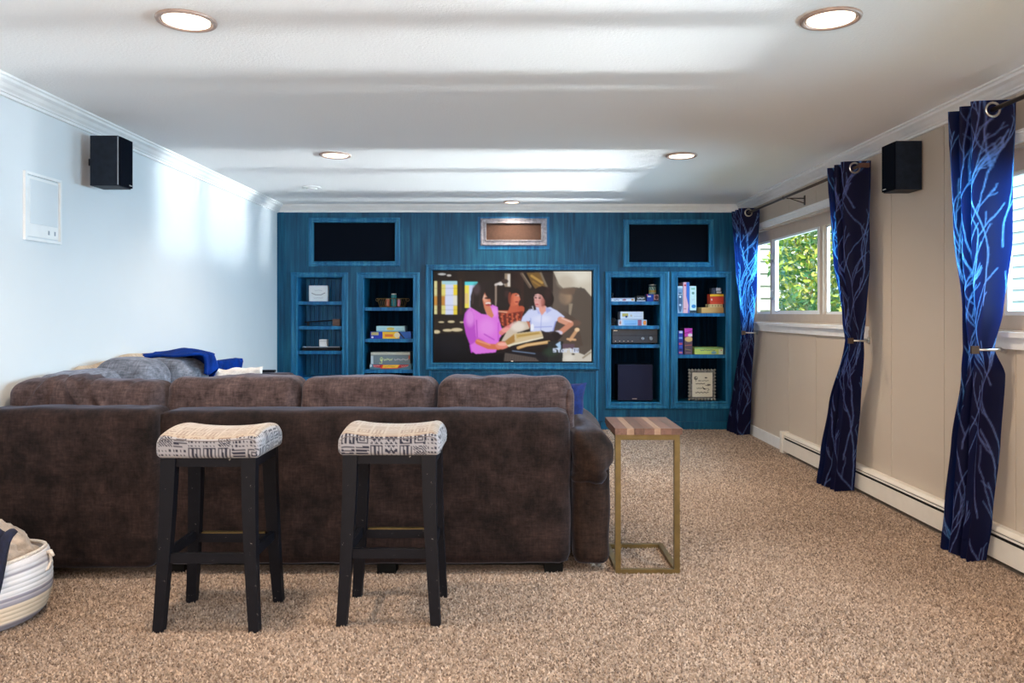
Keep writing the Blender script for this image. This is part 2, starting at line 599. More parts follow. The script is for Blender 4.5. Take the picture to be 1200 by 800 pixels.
# ------------------------------------------------------------------ tiny painter for flat prints
class Canvas:
    def __init__(s, x0, y0, x1, y1, w_, h_, bgc=(0, 0, 0)):
        s.x0, s.y0, s.x1, s.y1, s.w, s.h = x0, y0, x1, y1, w_, h_
        xs = x0 + (np.arange(w_) + 0.5) * (x1 - x0) / w_
        ys = y0 + (np.arange(h_) + 0.5) * (y1 - y0) / h_
        s.X, s.Y = np.meshgrid(xs, ys)
        s.a = np.ones((h_, w_, 3)) * lin(bgc)

    def _put(s, m, col, al=1.0):
        m = np.clip(m, 0, 1)[..., None] * al
        s.a = s.a * (1 - m) + lin(col) * m

    def poly(s, pts, col, al=1.0):
        X, Y = s.X, s.Y
        ins = np.zeros(X.shape, bool)
        n = len(pts)
        for i in range(n):
            xa, ya = pts[i]
            xb, yb = pts[(i + 1) % n]
            if ya == yb:
                continue
            cnd = ((ya > Y) != (yb > Y)) & (X < (xb - xa) * (Y - ya) / (yb - ya) + xa)
            ins ^= cnd
        s._put(ins.astype(float), col, al)

    def ell(s, cx, cy, rx, ry, col, al=1.0, soft=0.15, rot=0.0):
        dx, dy = s.X - cx, s.Y - cy
        cr, sr = math.cos(rot), math.sin(rot)
        d = np.sqrt(((dx * cr + dy * sr) / rx) ** 2 + ((-dx * sr + dy * cr) / ry) ** 2)
        s._put((1 - d) / soft + 0.5, col, al)

    def line(s, pts, wd, col, al=1.0):
        px_ = (s.x1 - s.x0) / s.w
        for (xa, ya), (xb, yb) in zip(pts[:-1], pts[1:]):
            dx, dy = xb - xa, yb - ya
            L = dx * dx + dy * dy + 1e-9
            pad = wd + px_ * 2
            i0 = max(0, int((min(xa, xb) - pad - s.x0) / px_))
            i1 = min(s.w, int((max(xa, xb) + pad - s.x0) / px_) + 2)
            py_ = (s.y1 - s.y0) / s.h
            j0 = max(0, int((min(ya, yb) - pad - s.y0) / py_))
            j1 = min(s.h, int((max(ya, yb) + pad - s.y0) / py_) + 2)
            if i1 <= i0 or j1 <= j0:
                continue
            X, Y = s.X[j0:j1, i0:i1], s.Y[j0:j1, i0:i1]
            t_ = np.clip(((X - xa) * dx + (Y - ya) * dy) / L, 0, 1)
            d = np.hypot(X - xa - t_ * dx, Y - ya - t_ * dy)
            m = np.clip((wd / 2 - d) / px_ + 0.5, 0, 1)[..., None] * al
            s.a[j0:j1, i0:i1] = s.a[j0:j1, i0:i1] * (1 - m) + lin(col) * m

    def rect(s, x0, y0, x1, y1, col, al=1.0):
        s.poly([(x0, y0), (x1, y0), (x1, y1), (x0, y1)], col, al)

    def grad(s, x0, y0, x1, y1, ca, cb, horiz=True):
        m = ((s.X >= x0) & (s.X <= x1) & (s.Y >= y0) & (s.Y <= y1))[..., None]
        f_ = ((s.X - x0) / (x1 - x0) if horiz else (s.Y - y0) / (y1 - y0))[..., None]
        s.a = np.where(m, lin(ca) * (1 - f_) + lin(cb) * f_, s.a)

    def blur(s, k=1):
        for _ in range(k):
            p = np.pad(s.a, ((1, 1), (1, 1), (0, 0)), 'edge')
            s.a = (p[:-2, 1:-1] + p[2:, 1:-1] + p[1:-1, :-2] + p[1:-1, 2:] + 2 * p[1:-1, 1:-1]) / 6
        return s

    def sample(s, u, v):
        """u right, v down, both 0..1"""
        x = np.clip(u * s.w - 0.5, 0, s.w - 1.001)
        y = np.clip(v * s.h - 0.5, 0, s.h - 1.001)
        i, j = x.astype(int), y.astype(int)
        fx, fy = (x - i)[..., None], (y - j)[..., None]
        a = s.a
        i2, j2 = np.minimum(i + 1, s.w - 1), np.minimum(j + 1, s.h - 1)
        return (a[j, i] * (1 - fx) + a[j, i2] * fx) * (1 - fy) + (a[j2, i] * (1 - fx) + a[j2, i2] * fx) * fy


def print_panel(name, cv, x0, x1, y, z0, z1, parent, mat=None, nu=40, nv=30):
    """flat printed face looking towards -Y"""
    u, v = np.meshgrid(np.linspace(0, 1, nu), np.linspace(0, 1, nv))
    P = np.stack([x0 + (x1 - x0) * u, np.full_like(u, y), z1 + (z0 - z1) * v], -1)
    me = npgrid(name, P, cv.sample(u, v))
    return link(name, me, mat or M['print'], parent)


# ------------------------------------------------------------------ room shell
def holed_wall(name, axis, const, a0, a1, z0, z1, holes, mat):
    """flat wall with rectangular holes; axis 'X' -> plane x=const running along Y, 'Y' -> plane y=const along X"""
    bm = B()
    As = sorted({a0, a1, *[h for q in holes for h in q[:2]]})
    Zs = sorted({z0, z1, *[h for q in holes for h in q[2:]]})
    vs = {}

    def V(a, z):
        if (a, z) not in vs:
            vs[(a, z)] = bm.verts.new((const, a, z) if axis == 'X' else (a, const, z))
        return vs[(a, z)]
    for i in range(len(As) - 1):
        for j in range(len(Zs) - 1):
            ca, cz = (As[i] + As[i + 1]) / 2, (Zs[j] + Zs[j + 1]) / 2
            if any(h[0] < ca < h[1] and h[2] < cz < h[3] for h in holes):
                continue
            bm.faces.new((V(As[i], Zs[j]), V(As[i + 1], Zs[j]), V(As[i + 1], Zs[j + 1]), V(As[i], Zs[j + 1])))
    o = obj(name, bm, mat)
    return tag(o, kind='structure')


def struct(o):
    return tag(o, kind='structure')


floor = struct(boxo('floor', (XL - 0.1, XR + 0.25, YF - 0.1, YB + 0.6, -0.1, 0.0), M['carpet']))


def pile(y0, y1, step, seed):
    """twisted tufts of the carpet: small leaning three-sided points"""
    rg = np.random.default_rng(seed)
    gx, gy = np.meshgrid(np.arange(XL + 0.03, XR - 0.03, step), np.arange(y0, y1, step))
    gx = (gx + rg.uniform(-0.5, 0.5, gx.shape) * step).ravel()
    gy = (gy + rg.uniform(-0.5, 0.5, gy.shape) * step).ravel()
    hid = ((gx < 0.2) & (gy > 3.72) & (gy < 4.6)) | ((gx < -1.7) & (gy > 3.7) & (gy < 6.4)) | (gx > XR - 0.055)
    hid |= (gx > XL) & (gx < 0.0) & (gy > 3.9)          # behind the sofa, out of sight
    gx, gy = gx[~hid], gy[~hid]
    n = len(gx)
    a = rg.uniform(0, 2 * np.pi, n)
    r_ = step * rg.uniform(0.5, 0.85, n)
    h_ = rg.uniform(0.004, 0.0115, n)
    P = np.zeros((n, 4, 3))
    for k in range(3):
        P[:, k, 0] = gx + r_ * np.cos(a + k * 2.094)
        P[:, k, 1] = gy + r_ * np.sin(a + k * 2.094)
        P[:, k, 2] = 0.0002
    P[:, 3, 0] = gx + rg.normal(0, 0.35, n) * step
    P[:, 3, 1] = gy + rg.normal(0, 0.35, n) * step
    P[:, 3, 2] = h_
    i = np.arange(n)[:, None] * 4
    F = np.concatenate([i + np.array([[0, 1, 3]]), i + np.array([[1, 2, 3]]), i + np.array([[2, 0, 3]])])
    me = bpy.data.meshes.new('carpet_pile')
    me.vertices.add(n * 4)
    me.vertices.foreach_set('co', P.reshape(-1).astype(np.float32))
    me.loops.add(F.size)
    me.loops.foreach_set('vertex_index', F.reshape(-1).astype(np.int32))
    me.polygons.add(len(F))
    me.polygons.foreach_set('loop_start', np.arange(0, F.size, 3, dtype=np.int32))
    me.polygons.foreach_set('loop_total', np.full(len(F), 3, dtype=np.int32))
    me.update(calc_edges=True)
    pal = np.array([(0.13, 0.084, 0.060), (0.21, 0.146, 0.106), (0.29, 0.208, 0.155), (0.37, 0.272, 0.206), (0.48, 0.362, 0.280)])
    ci = rg.choice(5, n, p=[0.15, 0.22, 0.28, 0.22, 0.13])
    c = pal[ci] * rg.uniform(0.85, 1.15, (n, 1))
    c *= (1 + 0.10 * np.sin(gx * 3.1 + np.sin(gy * 2.3) * 1.5) * np.cos(gy * 3.7 + gx))[:, None]
    setcol(me, np.repeat(c, 4, 0))
    o = link('carpet_pile', me, M['pile'], floor)
    o['kind'] = 'stuff'


M['pile'] = painted('carpet_yarn', 0.95, spec=0.05, sheen=0.15)
pile(1.9, 3.9, 0.0082, 1)
pile(3.9, 5.6, 0.0095, 2)
pile(5.6, YB - 0.03, 0.012, 3)
struct(boxo('ceiling', (XL - 0.1, XR + 0.25, YF - 0.1, YB + 0.6, H, H + 0.1), M['ceiling']))
struct(boxo('wall_left', (XL - 0.12, XL, YF, YB + 0.6, 0, H), M['wall_left']))
struct(boxo('wall_front', (XL, XR, YF - 0.12, YF, 0, H), M['wall_left']))

# windows (far, near): opening in the right wall
WZ0, WZ1 = 1.15, 2.065
WINS = ((5.35, 8.02), (1.2, 4.02))
wr = holed_wall('wall_right', 'X', XR + 0.006, YF, YB + 0.6, 0, H, [(a, b, WZ0, WZ1) for a, b in WINS], M['wall_right'])
# grooved wall panels, one sheet after another
seams = [YF + 0.05, -2.0, -1.39, -0.78, -0.17, 0.44, 1.2, 1.92, 2.53, 3.14, 3.75, 4.37, 4.98, 5.60, 6.21, 6.82, 7.43, 8.02, YB]
for a, b in zip(seams[:-1], seams[1:]):
    segs = []
    cuts = sorted({a, b, *[q for w_ in WINS for q in w_ if a < q < b]})
    bm = B()
    g = 0.003
    for c0, c1 in zip(cuts[:-1], cuts[1:]):
        inside = any(w_[0] <= (c0 + c1) / 2 <= w_[1] for w_ in WINS)
        e0 = c0 + (g if c0 == a else 0)
        e1 = c1 - (g if c1 == b else 0)
        if inside:
            box(bm, XR, XR + 0.0055, e0, e1, 0, WZ0)
            box(bm, XR, XR + 0.0055, e0, e1, WZ1, H)
        else:
            box(bm, XR, XR + 0.0055, e0, e1, 0, H)
    obj('wall_panel', bm, M['wall_right'], wr)

# crown moulding: a stepped cove profile (out from the wall, down from the ceiling)
CR = [(0, 0), (0.085, 0), (0.085, 0.010), (0.074, 0.014), (0.070, 0.026), (0.052, 0.036), (0.040, 0.050), (0.026, 0.060), (0.022, 0.068), (0.014, 0.070), (0.014, 0.084), (0, 0.086)]


def crown(name, fn, a0, a1):
    bm = B()
    r0 = [bm.verts.new(fn(o_, H - d, a0)) for o_, d in CR]
    r1 = [bm.verts.new(fn(o_, H - d, a1)) for o_, d in CR]
    for k in range(len(CR)):
        bm.faces.new((r0[k], r0[(k + 1) % len(CR)], r1[(k + 1) % len(CR)], r1[k]))
    bm.faces.new(r0[::-1])
    bm.faces.new(r1)
    return struct(obj(name, bm, M['trim_white']))


crown('trim_1', lambda o_, z, a: (XL + o_, a, z), YF, YB)
crown('trim_2', lambda o_, z, a: (XR - o_, a, z), YF, YB)
crown('trim_3', lambda o_, z, a: (a, YB - o_ * 0.8, z + 0.004), XL, XR)
# baseboards
struct(boxo('baseboard_right', (XR - 0.016, XR, 6.9, YB, 0, 0.10), M['trim_white'], bevel=0.004))
struct(boxo('baseboard_left', (XL, XL + 0.016, YF, YB, 0, 0.10), M['trim_white'], bevel=0.004))

# ------------------------------------------------------------------ feature wall with recesses
def R_(x0, y0, x1, y1, Y=YB):
    a, zt = px(x0, y0, Y)
    b, zb = px(x1, y1, Y)
    return a, b, zb, zt


OP = dict(
    a=R_(368, 261, 463, 306), b=R_(570, 262, 634, 281), c=R_(737, 263, 830, 307),
    d=R_(349, 325, 401, 474), e=R_(427, 326, 484, 474), tv=R_(507, 316.5, 695, 425),
    g=R_(716, 325, 773, 471), h=R_(794, 325, 850, 470))
# the left shelf units run on down behind the sofa to the same base line as the right ones
wb = holed_wall('wall_back', 'Y', YB, XL, XR, 0, H, list(OP.values()), M['blue'])
DEP = 0.34


def mould_of(key, outer, name, parent, mat, pr=0.022):
    a, b, zb, zt = OP[key]
    o0, o1, oz0, oz1 = outer
    # four-sided moulding whose inner edge sits on the opening
    bm = B()
    rings = []
    n = moulding(1.0, pr)
    for ins, p_ in n:
        t_ = ins
        x0, x1 = o0 + (a - o0) * t_, o1 + (b - o1) * t_
        z0, z1 = oz0 + (zb - oz0) * t_, oz1 + (zt - oz1) * t_
        rings.append([bm.verts.new(q) for q in ((x0, YB - p_, z0), (x1, YB - p_, z0), (x1, YB - p_, z1), (x0, YB - p_, z1))])
    for i in range(len(rings)):
        r0, r1 = rings[i], rings[(i + 1) % len(rings)]
        for k in range(4):
            bm.faces.new((r0[k], r0[(k + 1) % 4], r1[(k + 1) % 4], r1[k]))
    return obj(name, bm, mat, parent)


def carcass(key, parent, mat, dep=DEP, beads=True):
    """five inner faces of a recess as thin boards, back made of beaded boards"""
    a, b, zb, zt = OP[key]
    y0, y1 = YB + 0.001, YB + dep
    bm = B()
    box(bm, a - 0.018, a, y0, y1, zb - 0.018, zt + 0.018)
    box(bm, b, b + 0.018, y0, y1, zb - 0.018, zt + 0.018)
    obj('side_panel', bm, mat, parent)
    bm = B()
    box(bm, a, b, y0, y1, zb - 0.018, zb)
    obj('bottom_panel', bm, mat, parent)
    bm = B()
    box(bm, a, b, y0, y1, zt, zt + 0.018)
    obj('top_panel', bm, mat, parent)
    bm = B()
    n = max(2, round((b - a) / 0.048)) if beads else 1
    for i in range(n):
        u0 = a + (b - a) * i / n
        u1 = a + (b - a) * (i + 1) / n
        gp = 0.0035 if beads else 0
        box(bm, u0 + gp, u1 - gp, y1 - 0.012, y1 + 0.003, zb, zt)
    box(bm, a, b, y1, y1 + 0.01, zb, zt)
    obj('back_panel', bm, M['blue_back_shaded'] if mat is M['blue'] else mat, parent)


# upper speaker covers
def grille(key, outer, label, cat, fm, gm):
    a, b, zb, zt = OP[key]
    r = thing('speaker_grille', label, cat, ((a + b) / 2, YB, zb))
    mould_of(key, R_(*outer), 'frame', r, M[fm])
    boxo('grille_cloth', (a - 0.002, b + 0.002, YB + 0.006, YB + 0.02, zb - 0.002, zt + 0.002), M[gm], r)
    return r


grille('a', (362, 255, 469, 312), 'wide black cloth panel in a blue frame above the left shelves', 'speaker grille', 'blue_frame', 'grille_black')
grille('b', (563, 256, 641, 288), 'small reddish brown cloth panel in a silvery frame above the television', 'speaker grille', 'silver_frame', 'grille_brown')
grille('c', (730, 257, 836, 313), 'wide black cloth panel in a blue frame above the shelves beside the curtain', 'speaker grille', 'blue_frame', 'grille_black')
# dark surround behind the silver frame
a, b, zb, zt = R_(560, 254, 644, 292)
struct(obj('trim_4', frame_mesh(B(), a, b, zb, zt, YB, [(0, 0.0005), (0, 0.007), (0.06, 0.007), (0.06, 0.0005)]), M['blue_shelf']))

SH = {}
unit_lab = dict(
    d=('narrow blue built-in bookcase next to the white wall', (341, 319, 408, 482), [353, 382, 411, 442]),
    e=('blue built-in bookcase just to the left of the television', (418, 319, 492, 482), [360, 397, 433]),
    g=('blue built-in bookcase just to the right of the television, holding the receiver', (709, 318, 784, 479), [353, 381.5, 403.5]),
    h=('blue built-in bookcase beside the dark curtain, holding a framed print', (785.5, 318, 857, 479), [366.8, 415.5]))
for k, (lab, outer, shelves) in unit_lab.items():
    a, b, zb, zt = OP[k]
    r = thing('built_in_bookcase', lab, 'bookcase', ((a + b) / 2, YB, zb))
    mould_of(k, R_(*outer), 'face_frame', r, M['blue_frame'])
    carcass(k, r, M['blue_shelf'] if k in 'd' else M['blue'])  # leftmost unit lined lighter, window light falling in put into its colour
    SH[k] = []
    for y in shelves:
        _, z = px(0, y)
        boxo('shelf', (a + 0.001, b - 0.001, YB + 0.004, YB + DEP - 0.014, z - 0.036, z), M['blue_shelf'], r, bevel=0.003, seg=1)
        SH[k].append(z)
    SH[k].append(zb)

# television recess and television
r = thing('television', 'large flat television showing three women around an old book', 'television', (0, YB + 0.05, OP['tv'][2]))
a, b, zb, zt = OP['tv']
fr = mould_of('tv', R_(499, 310, 702, 433), 'trim_5', None, M['blue_frame'], 0.03)
struct(fr)
boxo('casing', (a + 0.004, b - 0.004, YB + 0.012, YB + 0.05, zb + 0.004, zt - 0.004), M['black_plastic'], r, bevel=0.003)
struct(boxo('trim_6', (a - 0.03, b + 0.03, YB + 0.06, YB + 0.08, zb - 0.03, zt + 0.03), M['blue']))
# ---- picture on the screen, drawn in the coordinates of a 6x enlargement of the photograph
cv = Canvas(45, 68, 1160, 715, 446, 259, (26, 18, 17))
cv.grad(45, 68, 480, 140, (22, 17, 16), (34, 24, 21))
cv.ell(100, 88, 28, 7, (190, 190, 190)); cv.ell(150, 97, 16, 7, (200, 195, 190))
# stained glass
cv.rect(45, 138, 208, 375, (226, 216, 120))
cv.rect(45, 138, 70, 375, (214, 206, 150)); cv.rect(45, 245, 70, 312, (196, 138, 62)); cv.rect(98, 245, 125, 312, (196, 138, 62))
cv.rect(122, 138, 180, 412, (212, 220, 248)); cv.rect(180, 150, 208, 240, (238, 214, 62)); cv.rect(180, 315, 208, 380, (232, 208, 70))
cv.rect(100, 138, 208, 164, (170, 214, 226)); cv.rect(98, 160, 124, 245, (228, 216, 120)); cv.rect(98, 312, 124, 375, (222, 214, 130))
cv.rect(180, 240, 208, 315, (226, 226, 214))
cv.rect(66, 138, 98, 378, (52, 34, 22)); cv.rect(136, 384, 210, 410, (60, 190, 150)); cv.rect(180, 384, 210, 410, (90, 170, 90))
for yy in (190, 240, 312, 345):
    cv.line([(45, yy), (208, yy)], 3, (90, 70, 40), 0.6)
cv.rect(260, 142, 352, 170, (90, 214, 224)); cv.rect(262, 168, 292, 330, (242, 226, 90)); cv.rect(292, 168, 340, 330, (206, 214, 246))
cv.rect(262, 225, 285, 300, (230, 200, 130))
cv.rect(208, 68, 262, 470, (36, 25, 19)); cv.rect(225, 120, 240, 420, (58, 40, 28))
cv.rect(45, 378, 260, 470, (26, 20, 18)); cv.rect(45, 410, 300, 520, (34, 26, 22))
for e_ in ((95, 433, 20, 5), (165, 430, 24, 8), (140, 492, 34, 9), (205, 488, 40, 12), (62, 503, 24, 12), (240, 434, 14, 5)):
    cv.ell(*e_, (208, 192, 156))
cv.rect(45, 515, 300, 715, (10, 10, 17)); cv.ell(150, 600, 110, 60, (16, 16, 26), 0.8, 0.8)
# middle: candle stand, beams
cv.rect(475, 68, 900, 330, (28, 16, 15)); cv.grad(590, 70, 680, 330, (30, 14, 16), (48, 26, 22))
cv.line([(482, 160), (482, 310)], 12, (150, 130, 118)); cv.line([(480, 165), (540, 140), (552, 170)], 14, (214, 204, 200))
cv.rect(545, 84, 585, 180, (150, 132, 112)); cv.rect(566, 88, 582, 176, (222, 214, 206)); cv.ell(545, 140, 26, 18, (60, 44, 40)); cv.ell(515, 160, 18, 8, (226, 220, 216))
cv.line([(665, 85), (725, 180)], 20, (96, 78, 66)); cv.line([(672, 85), (730, 175)], 6, (150, 132, 112))
cv.poly([(700, 78), (790, 76), (850, 200), (800, 250), (740, 160)], (118, 88, 44)); cv.line([(735, 100), (810, 150)], 16, (186, 146, 74)); cv.line([(745, 140), (820, 190)], 12, (150, 112, 54))
cv.line([(800, 80), (888, 285)], 14, (126, 112, 96)); cv.poly([(810, 78), (900, 78), (930, 260), (890, 270)], (44, 34, 32))
# right: grey wall and statue
cv.grad(888, 68, 1160, 715, (96, 84, 76), (92, 82, 74))
cv.poly([(890, 68), (1160, 68), (1160, 250), (1110, 190), (1030, 180), (960, 190), (930, 160)], (206, 198, 182))
cv.ell(1060, 90, 110, 60, (232, 228, 214), 0.8, 0.9); cv.ell(985, 140, 60, 50, (190, 178, 160), 0.7, 0.8)
cv.ell(975, 255, 45, 52, (166, 138, 112), 0.9, 0.5); cv.ell(1000, 210, 70, 26, (112, 92, 78), 0.9, 0.5)
cv.rect(1000, 300, 1030, 385, (150, 136, 118)); cv.poly([(1045, 200), (1085, 180), (1135, 230), (1160, 330), (1160, 600), (1030, 600), (1010, 400)], (90, 80, 72))
cv.poly([(880, 330), (960, 345), (1060, 420), (1100, 600), (1000, 640), (880, 620)], (84, 70, 62)); cv.ell(1050, 440, 34, 22, (116, 88, 76), 0.8, 0.5)
cv.ell(930, 300, 60, 90, (104, 92, 84), 0.6, 0.8)
# middle woman: red strapless dress
cv.ell(552, 270, 56, 92, (16, 9, 12)); cv.ell(520, 310, 34, 55, (14, 8, 10)); cv.ell(612, 225, 46, 40, (24, 12, 14))
cv.ell(545, 205, 8, 8, (66, 44, 52)); cv.ell(530, 300, 6, 10, (54, 36, 44))
cv.poly([(590, 290), (640, 300), (650, 335), (685, 345), (660, 400), (500, 390), (500, 350), (560, 350)], (196, 94, 66))
cv.ell(606, 262, 38, 56, (206, 104, 74)); cv.ell(628, 268, 20, 40, (222, 122, 90)); cv.poly([(640, 225), (656, 272), (636, 285)], (220, 124, 96))
cv.poly([(500, 300), (508, 230), (545, 195), (600, 188), (640, 205), (652, 235), (625, 225), (600, 228), (585, 262), (586, 310), (570, 350), (520, 350)], (20, 10, 13)); cv.ell(560, 230, 16, 26, (58, 34, 36), 0.7, 0.8); cv.ell(626, 240, 9, 4, (60, 24, 22)); cv.ell(636, 243, 12, 3, (244, 200, 186)); cv.ell(630, 288, 14, 5, (150, 40, 44)); cv.ell(582, 262, 12, 45, (150, 66, 48), 0.7)
cv.poly([(498, 355), (560, 372), (675, 352), (668, 420), (560, 480), (510, 440)], (130, 44, 30))
for i in range(9):
    cv.line([(508 + i * 18, 372), (514 + i * 17, 455)], 7, (206, 92, 60) if i % 2 else (84, 24, 20))
for i in range(28):
    cv.ell(510 + (i * 53) % 150, 375 + (i * 37) % 80, 5, 4, (224, 120, 84) if i % 3 else (60, 18, 16))
cv.line([(560, 362), (500, 356)], 7, (232, 176, 146)); cv.ell(660, 335, 24, 18, (190, 86, 58))
# left woman: violet top
V1, V2, V3 = (222, 118, 226), (188, 78, 200), (232, 146, 236)
cv.poly([(300, 330), (350, 305), (450, 305), (495, 325), (500, 400), (520, 470), (540, 500), (500, 560), (505, 590), (480, 650), (340, 662), (308, 640), (300, 600), (270, 520), (252, 430), (262, 370)], V1)
cv.poly([(262, 370), (252, 430), (270, 520), (300, 600), (345, 570), (335, 480), (330, 380), (310, 335)], V2)
cv.ell(300, 400, 30, 60, V3, 0.8, 0.7); cv.ell(420, 470, 55, 60, V3, 0.75, 0.8); cv.ell(395, 620, 80, 30, V1, 0.9, 0.5); cv.ell(360, 560, 40, 14, V2, 0.8, 0.6, 0.3)
cv.line([(345, 420), (350, 540)], 7, (170, 62, 184)); cv.line([(400, 520), (470, 560)], 9, V2); cv.line([(500, 440), (500, 560)], 12, (204, 90, 214)); cv.line([(300, 600), (310, 650)], 8, (204, 70, 220))
cv.ell(470, 360, 24, 34, (238, 150, 240), 0.8, 0.6)
cv.poly([(395, 320), (440, 310), (468, 385), (455, 405), (420, 380)], (212, 132, 96))
cv.ell(405, 275, 46, 62, (214, 128, 98)); cv.ell(408, 262, 18, 26, (232, 160, 132)); cv.ell(395, 250, 10, 18, (240, 190, 170)); cv.ell(428, 298, 20, 9, (244, 226, 220)); cv.ell(430, 309, 22, 8, (170, 56, 58))
cv.ell(430, 260, 30, 8, (60, 30, 26))
cv.poly([(302, 250), (318, 190), (352, 150), (410, 138), (458, 150), (474, 210), (470, 290), (448, 320), (440, 250), (405, 215), (388, 270), (400, 330), (418, 380), (380, 375), (340, 350), (300, 325)], (32, 22, 24))
cv.ell(438, 205, 36, 55, (26, 17, 19)); cv.ell(345, 195, 26, 40, (78, 62, 70), 0.8, 0.8); cv.line([(320, 230), (318, 300)], 10, (62, 46, 50)); cv.line([(372, 230), (366, 320)], 6, (58, 40, 40))
cv.line([(355, 575), (430, 608), (500, 612)], 40, (212, 116, 82)); cv.line([(350, 566), (440, 596)], 12, (234, 150, 116)); cv.ell(525, 600, 46, 28, (226, 136, 116)); cv.ell(530, 592, 36, 12, (246, 176, 160))
cv.line([(520, 510), (560, 480), (600, 460)], 34, (222, 128, 128)); cv.ell(560, 490, 40, 18, (240, 158, 150))
cv.poly([(300, 655), (345, 665), (480, 652), (540, 660), (540, 715), (300, 715)], (12, 9, 14))
# right woman: pale blue shirt
P1, P2 = (206, 214, 248), (150, 160, 222)
cv.poly([(672, 395), (720, 340), (760, 325), (860, 322), (915, 350), (970, 395), (905, 430), (890, 500), (800, 505), (728, 500), (725, 420), (700, 440), (662, 425)], P1)
cv.ell(810, 410, 60, 24, (226, 230, 255), 0.8, 0.8); cv.line([(745, 470), (880, 465)], 6, P2); cv.line([(806, 375), (800, 490)], 4, P2); cv.line([(905, 430), (885, 500)], 8, P2); cv.line([(728, 405), (735, 460)], 5, P2); cv.ell(740, 470, 12, 25, (240, 244, 255))
cv.poly([(785, 320), (835, 315), (842, 345), (808, 385), (790, 350)], (226, 160, 146)); cv.poly([(840, 325), (880, 345), (842, 372), (835, 340)], (170, 178, 230)); cv.poly([(770, 330), (800, 372), (780, 372)], (180, 186, 236))
cv.ell(812, 240, 64, 66, (30, 16, 18)); cv.ell(860, 268, 34, 52, (24, 12, 15)); cv.ell(735, 300, 28, 40, (30, 18, 20)); cv.ell(845, 212, 30, 34, (48, 26, 26), 0.8)
cv.ell(783, 272, 37, 56, (214, 150, 142)); cv.ell(770, 250, 22, 24, (236, 186, 184), 0.8, 0.6); cv.ell(770, 300, 18, 20, (230, 168, 164), 0.8, 0.6); cv.ell(815, 290, 14, 36, (170, 100, 92), 0.8, 0.6)
cv.ell(765, 256, 9, 4, (40, 22, 24)); cv.ell(792, 258, 10, 4, (40, 22, 24)); cv.line([(757, 246), (774, 242)], 4, (50, 26, 26)); cv.line([(783, 245), (802, 248)], 4, (50, 26, 26)); cv.ell(774, 306, 12, 5, (196, 84, 92)); cv.line([(772, 258), (766, 284)], 4, (206, 130, 120))
cv.poly([(738, 262), (742, 215), (765, 190), (812, 172), (868, 205), (884, 275), (868, 325), (842, 330), (838, 285), (820, 262), (806, 240), (782, 230), (760, 236), (748, 268)], (32, 18, 20)); cv.ell(850, 230, 20, 40, (52, 30, 30), 0.7, 0.8); cv.poly([(738, 255), (752, 240), (756, 290), (770, 345), (745, 350), (732, 310)], (30, 18, 20));  cv.line([(742, 320), (748, 345)], 6, (200, 200, 214)); cv.line([(728, 320), (724, 345)], 5, (60, 60, 80))
cv.line([(940, 415), (1010, 445)], 44, (214, 152, 128)); cv.line([(1010, 450), (930, 515)], 36, (206, 138, 112)); cv.line([(950, 405), (1015, 432)], 10, (238, 190, 172)); cv.ell(925, 510, 30, 16, (214, 206, 226))
cv.ell(890, 520, 46, 22, (60, 48, 50)); cv.ell(705, 455, 22, 30, (190, 116, 92))
# book and table
cv.poly([(522, 570), (560, 500), (640, 425), (700, 430), (720, 480), (640, 505), (600, 530), (545, 570)], (206, 190, 172)); cv.ell(640, 465, 50, 34, (236, 226, 216), 0.8, 0.6)
cv.poly([(610, 515), (800, 495), (818, 535), (650, 580), (560, 600), (545, 570)], (212, 190, 150)); cv.poly([(545, 570), (612, 520), (618, 575), (565, 600)], (170, 126, 66)); cv.poly([(625, 522), (790, 500), (800, 520), (630, 552)], (196, 164, 96))
cv.line([(640, 535), (785, 512)], 4, (150, 108, 50)); cv.line([(640, 545), (790, 523)], 3, (224, 200, 150)); cv.poly([(560, 600), (818, 537), (818, 552), (580, 615)], (240, 230, 204))
cv.poly([(470, 655), (600, 600), (830, 545), (900, 500), (960, 530), (900, 590), (700, 640), (560, 660)], (30, 22, 24)); cv.poly([(800, 490), (880, 520), (900, 570), (820, 545)], (40, 30, 32))
cv.line([(640, 618), (700, 598), (860, 576)], 20, (210, 166, 110)); cv.line([(650, 612), (850, 572)], 5, (240, 206, 154))
cv.rect(540, 650, 880, 715, (28, 26, 32)); cv.poly([(548, 655), (760, 690), (790, 715), (540, 715)], (90, 80, 76)); 
for i in range(12):
    cv.line([(560 + i * 18, 668 + i * 2.4), (556 + i * 18, 712)], 3, (58, 50, 50))
cv.line([(600, 640), (760, 660)], 5, (120, 140, 170)); cv.rect(850, 570, 960, 715, (38, 40, 40)); cv.ell(870, 650, 50, 30, (44, 62, 50), 0.8, 0.8)
cv.line([(1010, 560), (1050, 500)], 22, (204, 156, 116)); cv.ell(1058, 488, 17, 14, (236, 200, 160)); cv.line([(990, 555), (1045, 560)], 14, (216, 170, 128))
cv.rect(955, 590, 1040, 640, (98, 78, 92))
cv.poly([(960, 625), (1010, 620), (1060, 650), (1110, 670), (1160, 630), (1160, 715), (955, 715)], (206, 200, 188)); cv.ell(1030, 664, 12, 7, (60, 56, 50)); cv.line([(1100, 690), (1155, 650)], 12, (150, 138, 118)); cv.ell(1000, 690, 34, 22, (224, 220, 210), 0.8, 0.8)
